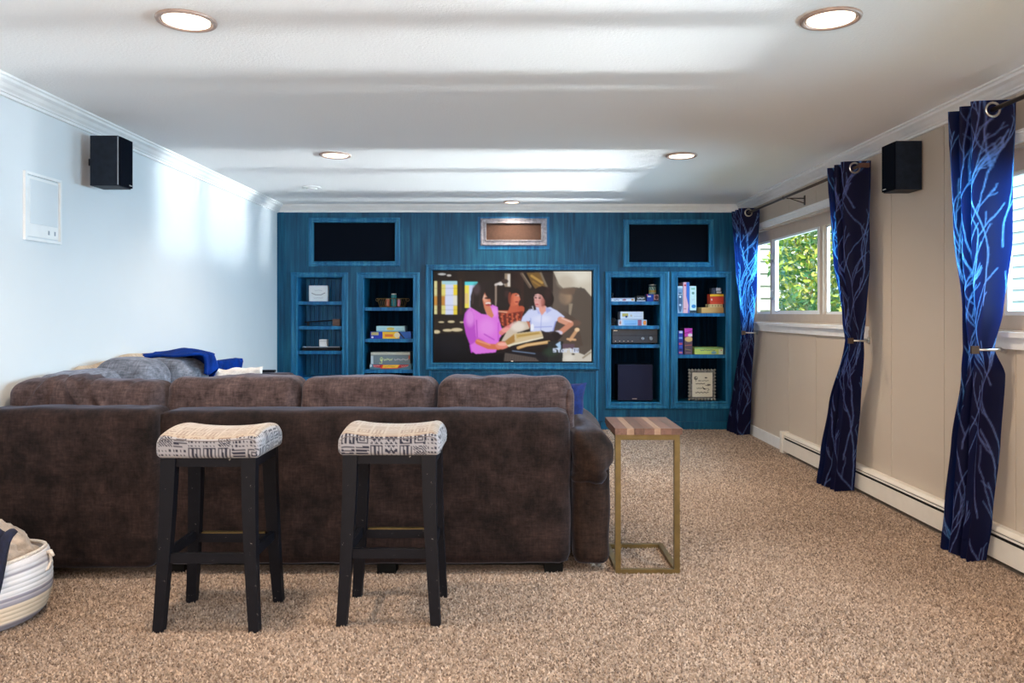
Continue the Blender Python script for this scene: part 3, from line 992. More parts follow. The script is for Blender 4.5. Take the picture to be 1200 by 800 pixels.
# channel mark: small pointer over the letters "start" and a boxed TV
W1 = (214, 226, 250)
cv.poly([(905, 595), (940, 572), (943, 632), (922, 612)], (176, 206, 238)); cv.poly([(905, 622), (935, 612), (935, 640)], (190, 216, 240))
G = {'s': ['111', '100', '111', '001', '111'], 't': ['010', '111', '010', '010', '011'], 'a': ['000', '011', '101', '101', '111'], 'r': ['000', '111', '100', '100', '100'],
     'T': ['111', '010', '010', '010', '010'], 'V': ['101', '101', '101', '101', '010']}


def glyphs(cv, s, x, y, w_, h_, gap, col):
    for ch in s:
        for j, row in enumerate(G[ch]):
            for i, q in enumerate(row):
                if q == '1':
                    cv.rect(x + i * w_ / 3, y + j * h_ / 5, x + (i + 1) * w_ / 3 + 0.5, y + (j + 1) * h_ / 5 + 0.5, col)
        x += w_ + gap
    return x


glyphs(cv, 'start', 888, 622, 21, 28, 8, W1)
cv.rect(1030, 620, 1070, 652, W1)
glyphs(cv, 'TV', 1034, 625, 14, 22, 4, (96, 84, 100))
for e_ in ((626, 240, 9, 4), (765, 258, 9, 5), (792, 260, 10, 5)):
    cv.ell(*e_, (34, 18, 20))
cv.blur(3)
print_panel('screen', cv, OP['tv'][0] + 0.016, OP['tv'][1] - 0.016, YB + 0.0105, OP['tv'][2] + 0.016, OP['tv'][3] - 0.012, r, M['screen'], 300, 174)
xx, zz = px(600, 424)
boxo('power_light', (xx - 0.012, xx + 0.012, YB + 0.006, YB + 0.012, zz + 0.004, zz + 0.012), M['silver'], r)

# cabinet doors under the television and panel seams of the feature wall
r = thing('television_cabinet', 'low blue cabinet under the television with two plain doors', 'cabinet', (0, YB, 0.1))
for (xa, xb) in ((506.5, 598), (600, 697)):
    a, _ = px(xa, 0); b, _ = px(xb, 0)
    d_ = boxo('door', (a, b, YB - 0.014, YB - 0.001, 0.12, px(0, 436)[1]), M['blue'], r, bevel=0.003, seg=1)
bm = lathe(B(), (px(600, 0)[0] - 0.022, YB - 0.014, px(0, 440)[1] + 0.01), [(0.012, 0), (0.012, -0.012), (0.006, -0.02)], 12, 'Y')
obj('door_knob', bm, M['dark_gap'], r)
boxo('base_rail', (px(502, 0)[0], px(701, 0)[0], YB - 0.018, YB - 0.001, 0.0, 0.11), M['blue_frame'], r)
struct(boxo('trim_7', (px(503, 0)[0], px(505.5, 0)[0], YB - 0.012, YB - 0.0005, 0.1, px(0, 434)[1]), M['blue_frame'], bevel=0.002, seg=1))
struct(boxo('trim_8', (px(698, 0)[0], px(701, 0)[0], YB - 0.012, YB - 0.0005, 0.1, px(0, 434)[1]), M['blue_frame'], bevel=0.002, seg=1))
struct(boxo('baseboard_back', (px(704, 0)[0], XR - 0.02, YB - 0.014, YB - 0.0005, 0.0, 0.085), M['blue'], bevel=0.003, seg=1))
struct(boxo('trim_9', (XL + 0.001, XL + 0.075, YB - 0.008, YB - 0.0005, 0.0, H - 0.075), M['blue'], bevel=0.003, seg=1))


# ------------------------------------------------------------------ windows
def window(idx, y0, y1, mulls):
    xo, xi = XR + 0.13, XR            # outer / inner side of the jamb
    w_ = thing('window_%d' % idx, None, None, (XR, (y0 + y1) / 2, WZ0))
    w_['kind'] = 'structure'
    bm = B()                          # jamb box lining the opening
    box(bm, xi - 0.004, xo, y0, y1, WZ1 - 0.015, WZ1 + 0.01)
    box(bm, xi - 0.004, xo, y0, y1, WZ0 - 0.01, WZ0 + 0.012)
    box(bm, xi - 0.004, xo, y0 - 0.01, y0 + 0.015, WZ0, WZ1)
    box(bm, xi - 0.004, xo, y1 - 0.015, y1 + 0.01, WZ0, WZ1)
    obj('jamb', bm, M['window_beige'], w_)
    bm = B()                          # beige outer frame of the window unit
    fx0, fx1 = XR + 0.045, XR + 0.105
    box(bm, fx0, fx1, y0 + 0.015, y1 - 0.015, WZ1 - 0.115, WZ1 - 0.015)
    box(bm, fx0, fx1, y0 + 0.015, y1 - 0.015, WZ0 + 0.012, WZ0 + 0.085)
    box(bm, fx0, fx1, y0 + 0.015, y0 + 0.075, WZ0 + 0.085, WZ1 - 0.115)
    box(bm, fx0, fx1, y1 - 0.075, y1 - 0.015, WZ0 + 0.085, WZ1 - 0.115)
    for m_ in mulls:
        box(bm, fx0, fx1, m_ - 0.03, m_ + 0.03, WZ0 + 0.085, WZ1 - 0.115)
    obj('window_frame', bm, M['window_beige'], w_, bevel=0.003, seg=1)
    gz0, gz1 = WZ0 + 0.085, WZ1 - 0.115
    ed = [y0 + 0.075] + [q for m_ in mulls for q in (m_ - 0.03, m_ + 0.03)] + [y1 - 0.075]
    for i in range(0, len(ed), 2):
        a, b = ed[i], ed[i + 1]
        mid = i == 2
        sw = 0.032 if mid else 0.022
        bm = B()
        sx0, sx1 = (XR + 0.038, XR + 0.07) if mid else (XR + 0.072, XR + 0.095)
        far = 0.10 if mid else sw      # meeting stile on the far side is wide and carries the latches
        box(bm, sx0, sx1, a, b, gz0, gz0 + sw)
        box(bm, sx0, sx1, a, b, gz1 - sw * 0.6, gz1)
        box(bm, sx0, sx1, a, a + sw, gz0 + sw, gz1 - sw * 0.6)
        box(bm, sx0, sx1, b - far, b, gz0 + sw, gz1 - sw * 0.6)
        s_ = obj('sash', bm, M['window_white'], w_, bevel=0.002, seg=1)
        boxo('pane', ((sx0 + sx1) / 2 - 0.002, (sx0 + sx1) / 2 + 0.002, a + sw * 0.6, b - far + 0.004, gz0 + sw * 0.6, gz1 - sw * 0.3), M['glass'], s_)
        if mid:
            for zf in (0.24, 0.74):
                zc = gz0 + (gz1 - gz0) * zf
                bm = B()
                box(bm, sx0 - 0.014, sx0, b - 0.075, b - 0.045, zc - 0.035, zc + 0.035)
                box(bm, sx0 - 0.03, sx0 - 0.012, b - 0.068, b - 0.052, zc - 0.012, zc + 0.045)
                obj('latch', bm, M['grey_plastic'], s_, bevel=0.003, seg=1)
    bm = B()
    box(bm, XR - 0.028, XR - 0.0005, y0 - 0.05, y1 + 0.05, WZ1 + 0.002, WZ1 + 0.058)
    box(bm, XR - 0.04, XR - 0.0005, y0 - 0.06, y1 + 0.06, WZ1 + 0.044, WZ1 + 0.058)
    obj('head_casing', bm, M['trim_white'], w_, bevel=0.003, seg=1)
    bm = B()
    box(bm, XR - 0.05, XR + 0.04, y0 - 0.06, y1 + 0.05, WZ0 - 0.022, WZ0 + 0.004)
    box(bm, XR - 0.022, XR - 0.0005, y0 - 0.05, y1 + 0.05, WZ0 - 0.080, WZ0 - 0.022)
    obj('window_sill', bm, M['trim_white'], w_, bevel=0.004, seg=1)
    bm = B()
    box(bm, XR - 0.022, XR - 0.0005, y0 - 0.05, y0 - 0.004, WZ0 - 0.02, WZ1)
    box(bm, XR - 0.022, XR - 0.0005, y1 + 0.004, y1 + 0.05, WZ0 - 0.02, WZ1)
    obj('side_casing', bm, M['window_beige'], w_, bevel=0.003, seg=1)


window(1, WINS[0][0], WINS[0][1], (6.22, 7.42))
window(2, WINS[1][0], WINS[1][1], (2.05, 3.05))

# ------------------------------------------------------------------ outside
struct(boxo('ground', (XR + 0.26, 30, -8, 40, 0.85, 0.95), M['grass']))


def siding(label, p0, p1, z0, z1, step, mat, corner=None):
    """clapboard wall between two ground points"""
    p0, p1 = Vector(p0), Vector(p1)
    d = (p1 - p0)
    L = d.length
    d.normalize()
    nrm = Vector((d.y, -d.x, 0))
    r = thing('neighbouring_house', label, 'house', (p0.x, p0.y, z0))
    n = int((z1 - z0) / step)
    bmw = B()

    def slab(bm, s0, s1, za, zb_, o0, o1, t0, t1):
        vs = []
        for z, (oo, tt) in ((za, (o0, t0)), (zb_, (o1, t1))):
            for s in (s0, s1):
                for q in (oo, tt):
                    p = p0 + d * s + nrm * q
                    vs.append(bm.verts.new((p.x, p.y, z)))
        for f_ in ((0, 1, 3, 2), (4, 6, 7, 5), (0, 4, 5, 1), (2, 3, 7, 6), (0, 2, 6, 4), (1, 5, 7, 3)):
            bm.faces.new([vs[i] for i in f_])
    slab(bmw, 0, L, z0, z1, -0.02, -0.02, -0.2, -0.2)
    obj('wall', bmw, mat, r)
    for i in range(n):
        bm = B()
        slab(bm, 0.06, L - 0.06, z0 + i * step, z0 + (i + 1) * step - 0.006, 0.022, 0.006, -0.019, -0.019)
        obj('siding_board', bm, mat, r)
    for s0 in (0, L - 0.06):
        bm = B()
        slab(bm, s0, s0 + 0.06, z0, z1, 0.03, 0.03, -0.019, -0.019)
        obj('corner_board', bm, M['window_white'], r)
    return r


siding('cream clapboard wall outside the far window, behind its left pane', (3.20, 10.3, 0), (4.1, 10.3, 0), 0.95, 3.6, 0.165, M['siding'])
siding('pale blue clapboard wall outside the near window', (6.6, 11.6, 0), (6.6, 3.0, 0), 0.95, 4.4, 0.15, M['siding_blue'])

# leafy shrub beyond the far window
t = NT('sunlit_leaf')
oi = t.n('ShaderNodeAttribute', attribute_name='Col')
t.link(oi.outputs['Color'], t.b.inputs['Base Color'])
t.set(rough=0.5, spec=0.3)
tl = t.n('ShaderNodeBsdfTranslucent')
t.link(oi.outputs['Color'], tl.inputs['Color'])
mx = t.n('ShaderNodeMixShader')
mx.inputs[0].default_value = 0.4
t.link(t.b.outputs[0], mx.inputs[1]); t.link(tl.outputs[0], mx.inputs[2]); t.link(mx.outputs[0], t.out.inputs['Surface'])
M['leaf'] = t.m


def shrub(label, c, rad, n, loc, seed, size=0.05):
    rg = np.random.default_rng(seed)
    r = thing('leafy_shrub', label, 'shrub', loc)
    bm = B()
    for k in range(9):
        a = k * 0.7
        tip = (c[0] + rad[0] * 0.6 * math.cos(a * 2.4), c[1] + rad[1] * 0.6 * math.sin(a * 2.4), c[2] + rad[2] * (0.1 + 0.07 * k))
        tube(bm, [(loc[0] + 0.03 * math.cos(a), loc[1] + 0.03 * math.sin(a), loc[2]), ((loc[0] + tip[0]) / 2, (loc[1] + tip[1]) / 2, (loc[2] + tip[2]) / 2 + 0.1), tip], [0.02, 0.013, 0.005], 5)
    obj('stem', bm, M['box_wood'], r)
    d = rg.normal(size=(n, 3)); d /= np.linalg.norm(d, axis=1)[:, None]
    rr = rg.uniform(0.45, 1.0, n) ** 0.6
    lump = 1 + 0.18 * np.sin(d[:, 0] * 5 + 1) * np.cos(d[:, 2] * 6) + 0.10 * np.sin(d[:, 1] * 9)
    P = np.array(c) + d * (rr * lump)[:, None] * np.array(rad)
    t1 = rg.normal(size=(n, 3)); t1 /= np.linalg.norm(t1, axis=1)[:, None]
    t2 = np.cross(t1, rg.normal(size=(n, 3))); t2 /= np.linalg.norm(t2, axis=1)[:, None]
    nn = np.cross(t1, t2)
    s = (size * rg.uniform(0.6, 1.3, n))[:, None]
    # leaf: six-point blade folded on its rib
    pts = [P - t1 * s, P - t1 * s * 0.2 + t2 * s * 0.42 + nn * s * 0.12, P + t1 * s, P - t1 * s * 0.2 - t2 * s * 0.42 + nn * s * 0.12]
    V_ = np.stack(pts, 1).reshape(-1, 3)
    F = np.arange(n * 4).reshape(n, 4)
    F = np.concatenate([F[:, [0, 1, 2]], F[:, [0, 2, 3]]])
    me = bpy.data.meshes.new('foliage')
    me.from_pydata(V_.tolist(), [], F.tolist())
    cols = np.array([L3(178, 196, 84), L3(120, 160, 74), L3(86, 135, 86), L3(214, 212, 110), L3(150, 178, 140)])
    ci = cols[rg.integers(0, 5, n)]
    setcol(me, np.repeat(ci, 4, 0))
    fo = link('foliage', me, M['leaf'], r)
    fo['kind'] = 'stuff'
    return r


shrub('tall yellow-green leafy shrub outside the far window', (3.60, 9.1, 1.95), (0.50, 0.5, 1.0), 5200, (3.6, 9.1, 0.95), 3, 0.05)
# ------------------------------------------------------------------ curtains
def branch_canvas(wd, ht, seed, n=13):
    rg = random.Random(seed)
    cv = Canvas(0, 0, wd, ht, int(wd / 0.004), int(ht / 0.004), (8, 13, 48))

    def grow(x, y, ang, width, length):
        pts = [(x, y)]
        k = int(length / 0.035)
        for i in range(k):
            ang += rg.uniform(-0.20, 0.20)
            if abs(ang) > 0.75:
                ang *= 0.75
            x += math.sin(ang) * 0.035
            y -= math.cos(ang) * 0.035
            pts.append((x, y))
            if rg.random() < 0.22 and width > 0.0022:
                grow(x, y, ang + rg.choice((-1, 1)) * rg.uniform(0.45, 0.85), width * 0.75, length * rg.uniform(0.25, 0.45))
        cv.line(pts, width, (108, 114, 172), 0.85)
    for i in range(n):
        grow(wd * ((0.5 + i * 0.7548777) % 1.0), ht * (0.10 + 1.05 * ((0.5 + i * 0.5698403) % 1.0)), rg.uniform(-0.3, 0.3), 0.0055, rg.uniform(0.6, 1.1))
    return cv


def interp(z, table):
    zs = [q[0] for q in table]
    out = []
    for k in range(1, len(table[0])):
        out.append(np.interp(z, zs, [q[k] for q in table]))
    return out


def smooth_tab(z, table):
    """smoothstep interpolation between keyed heights"""
    zs = np.array([q[0] for q in table])
    vals = np.array([q[1:] for q in table])
    i = np.clip(np.searchsorted(zs, z) - 1, 0, len(zs) - 2)
    t_ = np.clip((z - zs[i]) / (zs[i + 1] - zs[i]), 0, 1)
    t_ = (t_ * t_ * (3 - 2 * t_) * 0.6 + t_ * 0.4)[..., None]
    return vals[i] * (1 - t_) + vals[i + 1] * t_


RODX, RODZ = 2.305, 2.222


def curtain(label, tab, nfold, seed, wd=1.15, nu=210, nv=420, z1=2.268, tie=None, tie_z=1.07):
    """tab rows: z, Ynear, Yfar, Xroom, Xwall ; nfold crossings of the rod"""
    tabs = sorted(tab)
    cv = branch_canvas(wd, 2.28, seed, 30)
    u = np.linspace(0, 1, nu)
    z = np.linspace(z1, 0.008, nv)
    U, Z = np.meshgrid(u, z)
    K = smooth_tab(z, tabs)
    yn, yf, xa, xb = [K[:, k][:, None] for k in range(4)]
    ph = U * nfold
    tri = np.cos(np.pi * ph)                              # +1 at wall side, -1 at room side
    tri = np.sign(tri) * np.abs(tri) ** 0.8
    sec = 0.25 * np.sin(2.3 * np.pi * ph + 0.8 + Z * 0.9)
    loose = np.clip((2.1 - Z) / 1.0, 0, 1)
    tri = tri * (1 - 0.32 * loose) + sec * loose * 0.8
    tri = np.clip(tri, -1.05, 1.05)
    X = (xa + xb) / 2 + (xb - xa) / 2 * tri
    Y = yn + (yf - yn) * (U + 0.04 * np.sin(2 * np.pi * ph) * loose)
    # drooping drape lines near the holdback
    pinch = np.exp(-((Z - tie_z) / 0.16) ** 2)
    X = X + 0.006 * np.sin(40 * U + 9 * Z) * (0.4 + pinch)
    Zo = Z + 0.006 * np.sin(ph * np.pi * 2 + 1) * (Z < 0.1)
    P = np.stack([X, Y, Zo], -1)
    me = npgrid('cloth', P, cv.sample(U, (z1 - Z) / 2.28))
    base = ((tabs[0][3] + tabs[0][4]) / 2, (tabs[0][1] + tabs[0][2]) / 2, 0)
    r = thing('curtain', label, 'curtain', base)
    c_ = link('cloth', me, M['curtain'], r, smooth=True)
    # grommets where the cloth crosses the rod
    for k in range(nfold):
        uu = (k + 0.5) / nfold
        yy = tabs[-1][1] + (tabs[-1][2] - tabs[-1][1]) * uu
        obj('grommet', torus(B(), (RODX, yy - 0.002, RODZ), 0.033, 0.0065, 'Y'), M['silver'], r, smooth=True)
    # holdback: square end plate and a bar back to the wall
    ky = smooth_tab(np.array([tie_z]), tabs)[0]
    h = thing('curtain_holdback', label.replace('curtain', 'metal holdback around the curtain', 1) if False else tie, 'holdback', (XR, ky[1], tie_z))
    bm = B()
    tube(bm, [(ky[2] - 0.02, ky[0] - 0.022, tie_z + 0.002), (ky[3] - 0.012, ky[0] - 0.022, tie_z), (ky[3] + 0.010, ky[0] - 0.010, tie_z), (ky[3] + 0.016, ky[1], tie_z), (XR - 0.001, ky[1] + 0.01, tie_z)], 0.006, 8)
    obj('bar', bm, M['silver'], h, smooth=True)
    boxo('end_plate', (ky[2] - 0.04, ky[2] - 0.004, ky[0] - 0.034, ky[0] - 0.020, tie_z - 0.018, tie_z + 0.02), M['rod'], h, bevel=0.003)
    lathe_b = lathe(B(), (XR - 0.012, ky[1] + 0.01, tie_z), [(0.024, 0.0115), (0.024, 0.004), (0.012, 0)], 16, 'X')
    obj('wall_plate', lathe_b, M['silver'], h)
    return r


# rows: z, Ynear, Yfar, Xroom, Xwall
curtain('navy curtain with pale branches at the far corner, next to the blue wall',
        [(0.0, 7.78, 8.08, 2.24, 2.425), (0.5, 7.72, 7.95, 2.28, 2.42), (1.05, 7.55, 7.70, 2.29, 2.385), (1.6, 7.50, 7.72, 2.24, 2.40), (2.27, 7.46, 7.74, 2.215, 2.405)],
        5, 11, nu=150, nv=260, tie='slim metal holdback on the curtain next to the blue wall', tie_z=1.05)
curtain('navy curtain with pale branches between the far window and the wall speaker',
        [(0.0, 5.32, 5.60, 2.20, 2.385), (0.22, 5.31, 5.56, 2.215, 2.39), (0.6, 5.27, 5.47, 2.235, 2.405), (1.06, 5.16, 5.28, 2.285, 2.37), (1.2, 5.15, 5.30, 2.265, 2.385), (1.6, 5.14, 5.38, 2.235, 2.400), (2.27, 5.14, 5.42, 2.225, 2.400)],
        5, 12, tie='metal holdback with square end on the curtain nearest the black wall speaker', tie_z=1.06)
curtain('navy curtain with branches glowing bright blue beside the near window',
        [(0.0, 3.82, 4.05, 2.245, 2.37), (0.22, 3.80, 4.02, 2.25, 2.385), (0.6, 3.77, 3.97, 2.25, 2.41), (0.95, 3.72, 3.86, 2.24, 2.395), (1.07, 3.70, 3.82, 2.235, 2.335), (1.25, 3.69, 3.83, 2.225, 2.372), (1.6, 3.67, 3.88, 2.215, 2.398), (2.27, 3.66, 3.90, 2.215, 2.400)],
        5, 13, tie='brass toned holdback with square end on the curtain beside the near window', tie_z=1.07)


def rod(label, ya, yb, brk, cap):
    r = thing('curtain_rod', label, 'curtain rod', (RODX, (ya + yb) / 2, RODZ))
    obj('pole', tube(B(), [(RODX, ya, RODZ), (RODX, yb, RODZ)], 0.011, 12), M['rod'], r, smooth=True)
    for y in brk:
        bm = B()
        tube(bm, [(RODX, y, RODZ - 0.014), (XR - 0.002, y, RODZ - 0.014)], 0.005, 6)
        tube(bm, [(RODX + 0.03, y, RODZ - 0.016), (XR - 0.004, y, RODZ - 0.055)], 0.004, 6)
        box(bm, XR - 0.006, XR - 0.0008, y - 0.012, y + 0.012, RODZ - 0.07, RODZ + 0.01)
        obj('bracket', bm, M['rod'], r)
    if cap:
        bm = box(B(), RODX - 0.014, RODX + 0.055, ya - 0.02, ya + 0.004, RODZ - 0.014, RODZ + 0.014)
        obj('end_return', bm, M['walnut'], r, bevel=0.004)
    bm = lathe(B(), (RODX, (ya + yb) / 2, RODZ), [(0.0125, -0.02), (0.014, -0.01), (0.014, 0.01), (0.0125, 0.02)], 12, 'Y')
    obj('joint_sleeve', bm, M['rod'], r)


rod('dark bronze curtain rod over the far window', 5.085, 7.95, (5.30, 6.45,), True)
rod('dark bronze curtain rod over the near window', 0.9, 4.0, (2.2,), False)

# ------------------------------------------------------------------ baseboard heater
hy0, hy1 = -1.6, 6.82
r = thing('baseboard_heater', 'long cream baseboard heater along the foot of the window wall', 'heater', (XR - 0.03, (hy0 + hy1) / 2, 0.0))
HX = 2.40
bm = B()
prof = [(XR - 0.001, 0.185), (HX + 0.022, 0.185), (HX + 0.004, 0.168), (HX + 0.004, 0.162), (HX + 0.020, 0.176), (XR - 0.001, 0.176)]
v0 = [bm.verts.new((x, hy0, z)) for x, z in prof]
v1 = [bm.verts.new((x, hy1, z)) for x, z in prof]
for k in range(len(prof)):
    bm.faces.new((v0[k], v0[(k + 1) % len(prof)], v1[(k + 1) % len(prof)], v1[k]))
bm.faces.new(v0[::-1]); bm.faces.new(v1)
obj('top_hood', bm, M['heater'], r)
boxo('front_panel', (HX, HX + 0.004, hy0, hy1, 0.028, 0.132), M['heater'], r, bevel=0.0015, seg=1)
bm = B()
prof = [(HX + 0.004, 0.148), (HX + 0.010, 0.156), (HX + 0.013, 0.154), (HX + 0.007, 0.145)]
v0 = [bm.verts.new((x, hy0, z)) for x, z in prof]
v1 = [bm.verts.new((x, hy1, z)) for x, z in prof]
for k in range(4):
    bm.faces.new((v0[k], v0[(k + 1) % 4], v1[(k + 1) % 4], v1[k]))
obj('damper', bm, M['heater'], r)
boxo('fin_core', (HX + 0.016, XR - 0.004, hy0, hy1, 0.03, 0.165), M['dark_gap'], r)
boxo('back_plate', (XR - 0.003, XR - 0.001, hy0, hy1, 0.0, 0.18), M['heater'], r)
bm = box(B(), HX - 0.006, XR - 0.001, hy1 - 0.01, hy1 + 0.05, 0.0, 0.192)
obj('end_cap', bm, M['heater'], r, bevel=0.008)

# ------------------------------------------------------------------ wall speakers
def wall_speaker(label, x_wall, x0, x1, yn, yf, left):
    r = thing('wall_speaker', label, 'speaker', ((x0 + x1) / 2, (yn + yf) / 2, 1.985))
    fx = x1 if left else x0
    boxo('cabinet', (min(x0, x1), max(x0, x1), yn, yf, 1.985, 2.275), M['cabinet_black'], r, bevel=0.004)
    sgn = 1 if left else -1
    xs = sorted((fx + sgn * 0.0005, fx + sgn * 0.013))
    boxo('front_grille', (xs[0], xs[1], yn + 0.004, yf - 0.004, 1.990, 2.270), M['grille_black'], r, bevel=0.004)
    if left:
        boxo('edge_strip', (fx - 0.003, fx + 0.003, yn - 0.0015, yn + 0.0005, 1.99, 2.27), M['grey_plastic'], r)
    bxs = sorted((fx + sgn * 0.0125, fx + sgn * 0.0145))
    yb = (yf - 0.045, yf - 0.015) if left else (yn + 0.100, yn + 0.135)
    boxo('badge', (bxs[0], bxs[1], yb[0], yb[1], 2.000, 2.006), M['silver'], r)
    back = x0 if left else x1
    ms = sorted((back, x_wall))
    bm = box(B(), ms[0] + 0.0005, ms[1] - 0.0005, yf - 0.05, yf - 0.02, 2.12, 2.16)
    obj('wall_mount', bm, M['black_plastic'], r, bevel=0.003)


wall_speaker('black speaker on the white wall above the sofa', XL, -2.445, -2.283, 4.45, 4.60, True)
wall_speaker('black speaker on the beige wall between the curtains', XR, 2.296, 2.450, 4.59, 4.745, False)

# flush access panel in the left wall
r = thing('wall_panel_cover', 'white flush cover with two small slots in the white wall', 'wall panel', (XL, 4.1, 1.62))


def lwrect(y0, y1, z0, z1, x0, x1):
    return (XL + x0, XL + x1, y0, y1, z0, z1)


bm = B()
for d_ in ((3.94, 4.26, 1.965, 1.980), (3.94, 4.26, 1.625, 1.640), (3.94, 3.955, 1.64, 1.965), (4.245, 4.26, 1.64, 1.965)):
    box(bm, *lwrect(*d_, 0.0005, 0.014))
obj('frame', bm, M['trim_white'], r, bevel=0.002, seg=1)
boxo('cover', lwrect(3.962, 4.238, 1.647, 1.958, 0.0005, 0.007), M['trim_white'], r, bevel=0.002, seg=1)
boxo('recessed_pad', lwrect(3.985, 4.225, 1.715, 1.945, 0.0065, 0.010), M['wall_left'], r, bevel=0.002, seg=1)
for y in (4.15, 4.205):
    boxo('slot', lwrect(y - 0.006, y + 0.006, 1.668, 1.69, 0.007, 0.0085), M['grey_plastic'], r)

# ------------------------------------------------------------------ recessed lights
names = {(-1.28, 3.02): 'lit recessed ceiling light above the stools, near the white wall', (1.245, 3.0): 'lit recessed ceiling light nearest the camera on the window side',
         (-1.288, 5.60): 'lit recessed ceiling light halfway back over the sofa', (1.24, 5.62): 'lit recessed ceiling light halfway back on the window side',
         (0.0, 7.98): 'lit recessed ceiling light close above the small brown cloth panel'}
for (x, y) in list(names) + [(-1.28, 0.3), (1.25, 0.3), (0.0, -1.6)]:  # last three are unseen, added behind the camera as fill
    rr = 0.105 if y < 7 else 0.08
    lab = names.get((x, y)) or {-1.28: 'recessed ceiling light added unseen behind the viewpoint by the white wall', 1.25: 'recessed ceiling light added unseen behind the viewpoint on the window side', 0.0: 'recessed ceiling light added unseen farthest behind the viewpoint'}[x]
    r = thing('recessed_light', lab, 'ceiling light', (x, y, H), 'recessed ceiling lights')
    obj('trim_ring', torus(B(), (x, y, H - 0.003), rr, 0.010, 'Z', 36, 8), M['lamp_trim'], r, smooth=True)
    obj('reflector', lathe(B(), (x, y, H - 0.004), [(rr - 0.005, 0.003), (rr - 0.006, -0.001), (rr * 0.74, 0.0005), (rr * 0.74, 0.003)], 32), M['silver'], r, smooth=True)
    obj('lens', lathe(B(), (x, y, H - 0.0075), [(rr * 0.86, 0.005), (rr * 0.84, -0.001), (rr * 0.5, -0.004), (0.01, -0.005)], 32), M['lamp'], r, smooth=True)
    d = bpy.data.lights.new('downlight', 'SPOT')
    d.energy = 60 if y < 7 else 30
    d.color = (1.0, 0.78, 0.56)
    d.spot_size = R(150)
    d.spot_blend = 0.8
    d.shadow_soft_size = 0.07
    lo = bpy.data.objects.new('downlight', d)
    COL.objects.link(lo)
    lo.parent = r
    lo.location = (0, 0, -0.022)
r = thing('smoke_detector', 'small flat white disc on the ceiling over the left shelves', 'smoke detector', (-1.84, 7.05, H))
obj('base_ring', lathe(B(), (-1.84, 7.05, H), [(0.085, -0.0005), (0.088, -0.008), (0.07, -0.012), (0.02, -0.013)], 28), M['trim_white'], r)
obj('sensor_cap', lathe(B(), (-1.84, 7.05, H), [(0.05, -0.012), (0.048, -0.022), (0.01, -0.024)], 24), M['trim_white'], r)

# ------------------------------------------------------------------ sectional sofa
r = thing('sectional_sofa', 'large dark brown sectional sofa with its back to the stools', 'sofa', (-1.0, 4.2, 0))
SY = 3.66


def back_panel(x0, x1, y, zt, seed):
    bm = soft_box(((x0 + x1) / 2, y + 0.11, (zt + 0.035) / 2 + 0.015), (x1 - x0, 0.22, zt - 0.035), 0.045, 0.004, 0.003, 40, seed)
    return obj('back_panel', bm, M['sofa'], r, smooth=True)


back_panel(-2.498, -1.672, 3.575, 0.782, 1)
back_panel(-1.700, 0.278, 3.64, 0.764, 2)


def folds(x, y, z):
    v = 0
    for cx, sl, am, sg in ((-0.27, 0.5, 0.016, 0.018), (-0.18, 0.2, -0.014, 0.012), (0.08, -0.7, 0.018, 0.017), (0.13, -0.5, -0.016, 0.013), (0.19, -0.9, 0.013, 0.014), (-0.32, 0.9, 0.012, 0.016), (0.30, 0.3, 0.008, 0.03), (-0.05, 1.4, -0.008, 0.02)):
        v += 1.5 * am * math.exp(-((x - cx - sl * z) / sg) ** 2)
    return v


def crease(seed):
    rg = random.Random(seed)
    ls = [(rg.uniform(-0.3, 0.3), rg.uniform(-1, 1), rg.uniform(-0.005, 0.005), rg.uniform(0.015, 0.04)) for _ in range(6)]

    def fn(x, y, z):
        return sum(am * math.exp(-((x - cx - sl * z) / sg) ** 2) for cx, sl, am, sg in ls)
    return fn


cz0, cz1 = 0.50, 0.918
for i, (x0, x1, wf) in enumerate(((-2.480, -1.745, folds), (-1.732, -1.072, crease(1)), (-1.062, -0.385, crease(2)), (-0.372, 0.302, crease(3)))):
    zt = cz1 - (0.010 if i == 0 else 0)
    yc = 3.90 if i else 3.82
    bm = soft_box(((x0 + x1) / 2, yc + 0.05, (cz0 + zt) / 2), (x1 - x0, 0.25, zt - cz0), 0.062, 0.008, 0.006, 46, i + 4, wf)
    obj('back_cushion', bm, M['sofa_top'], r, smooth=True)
# welt standing beyond the frame on the right side of the last cushion
bm = soft_box((0.288, 3.93, 0.62), (0.05, 0.2, 0.50), 0.024, 0.002, 0.002, 14, 9)
obj('side_wing', bm, M['sofa_top'], r, smooth=True)
# seat deck and seat cushions (run)
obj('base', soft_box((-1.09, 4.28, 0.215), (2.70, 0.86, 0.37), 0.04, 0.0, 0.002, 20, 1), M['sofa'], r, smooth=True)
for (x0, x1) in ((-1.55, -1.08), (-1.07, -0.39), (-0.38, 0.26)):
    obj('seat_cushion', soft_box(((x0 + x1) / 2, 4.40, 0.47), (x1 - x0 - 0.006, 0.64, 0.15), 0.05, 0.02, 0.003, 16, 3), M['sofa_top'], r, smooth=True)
# right arm: upholstered base with a soft pillow top
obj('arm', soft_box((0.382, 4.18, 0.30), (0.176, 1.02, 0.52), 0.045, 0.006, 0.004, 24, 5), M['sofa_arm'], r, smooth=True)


def armpillow(x, y, z):
    v = 0.012 * math.exp(-((x - 0.03 * math.sin(y * 9)) / 0.03) ** 2)
    v += -0.02 * math.exp(-((z + 0.05 + 0.2 * x) / 0.016) ** 2) + 0.008 * math.sin(x * 42 + z * 25 + y * 8)
    return v


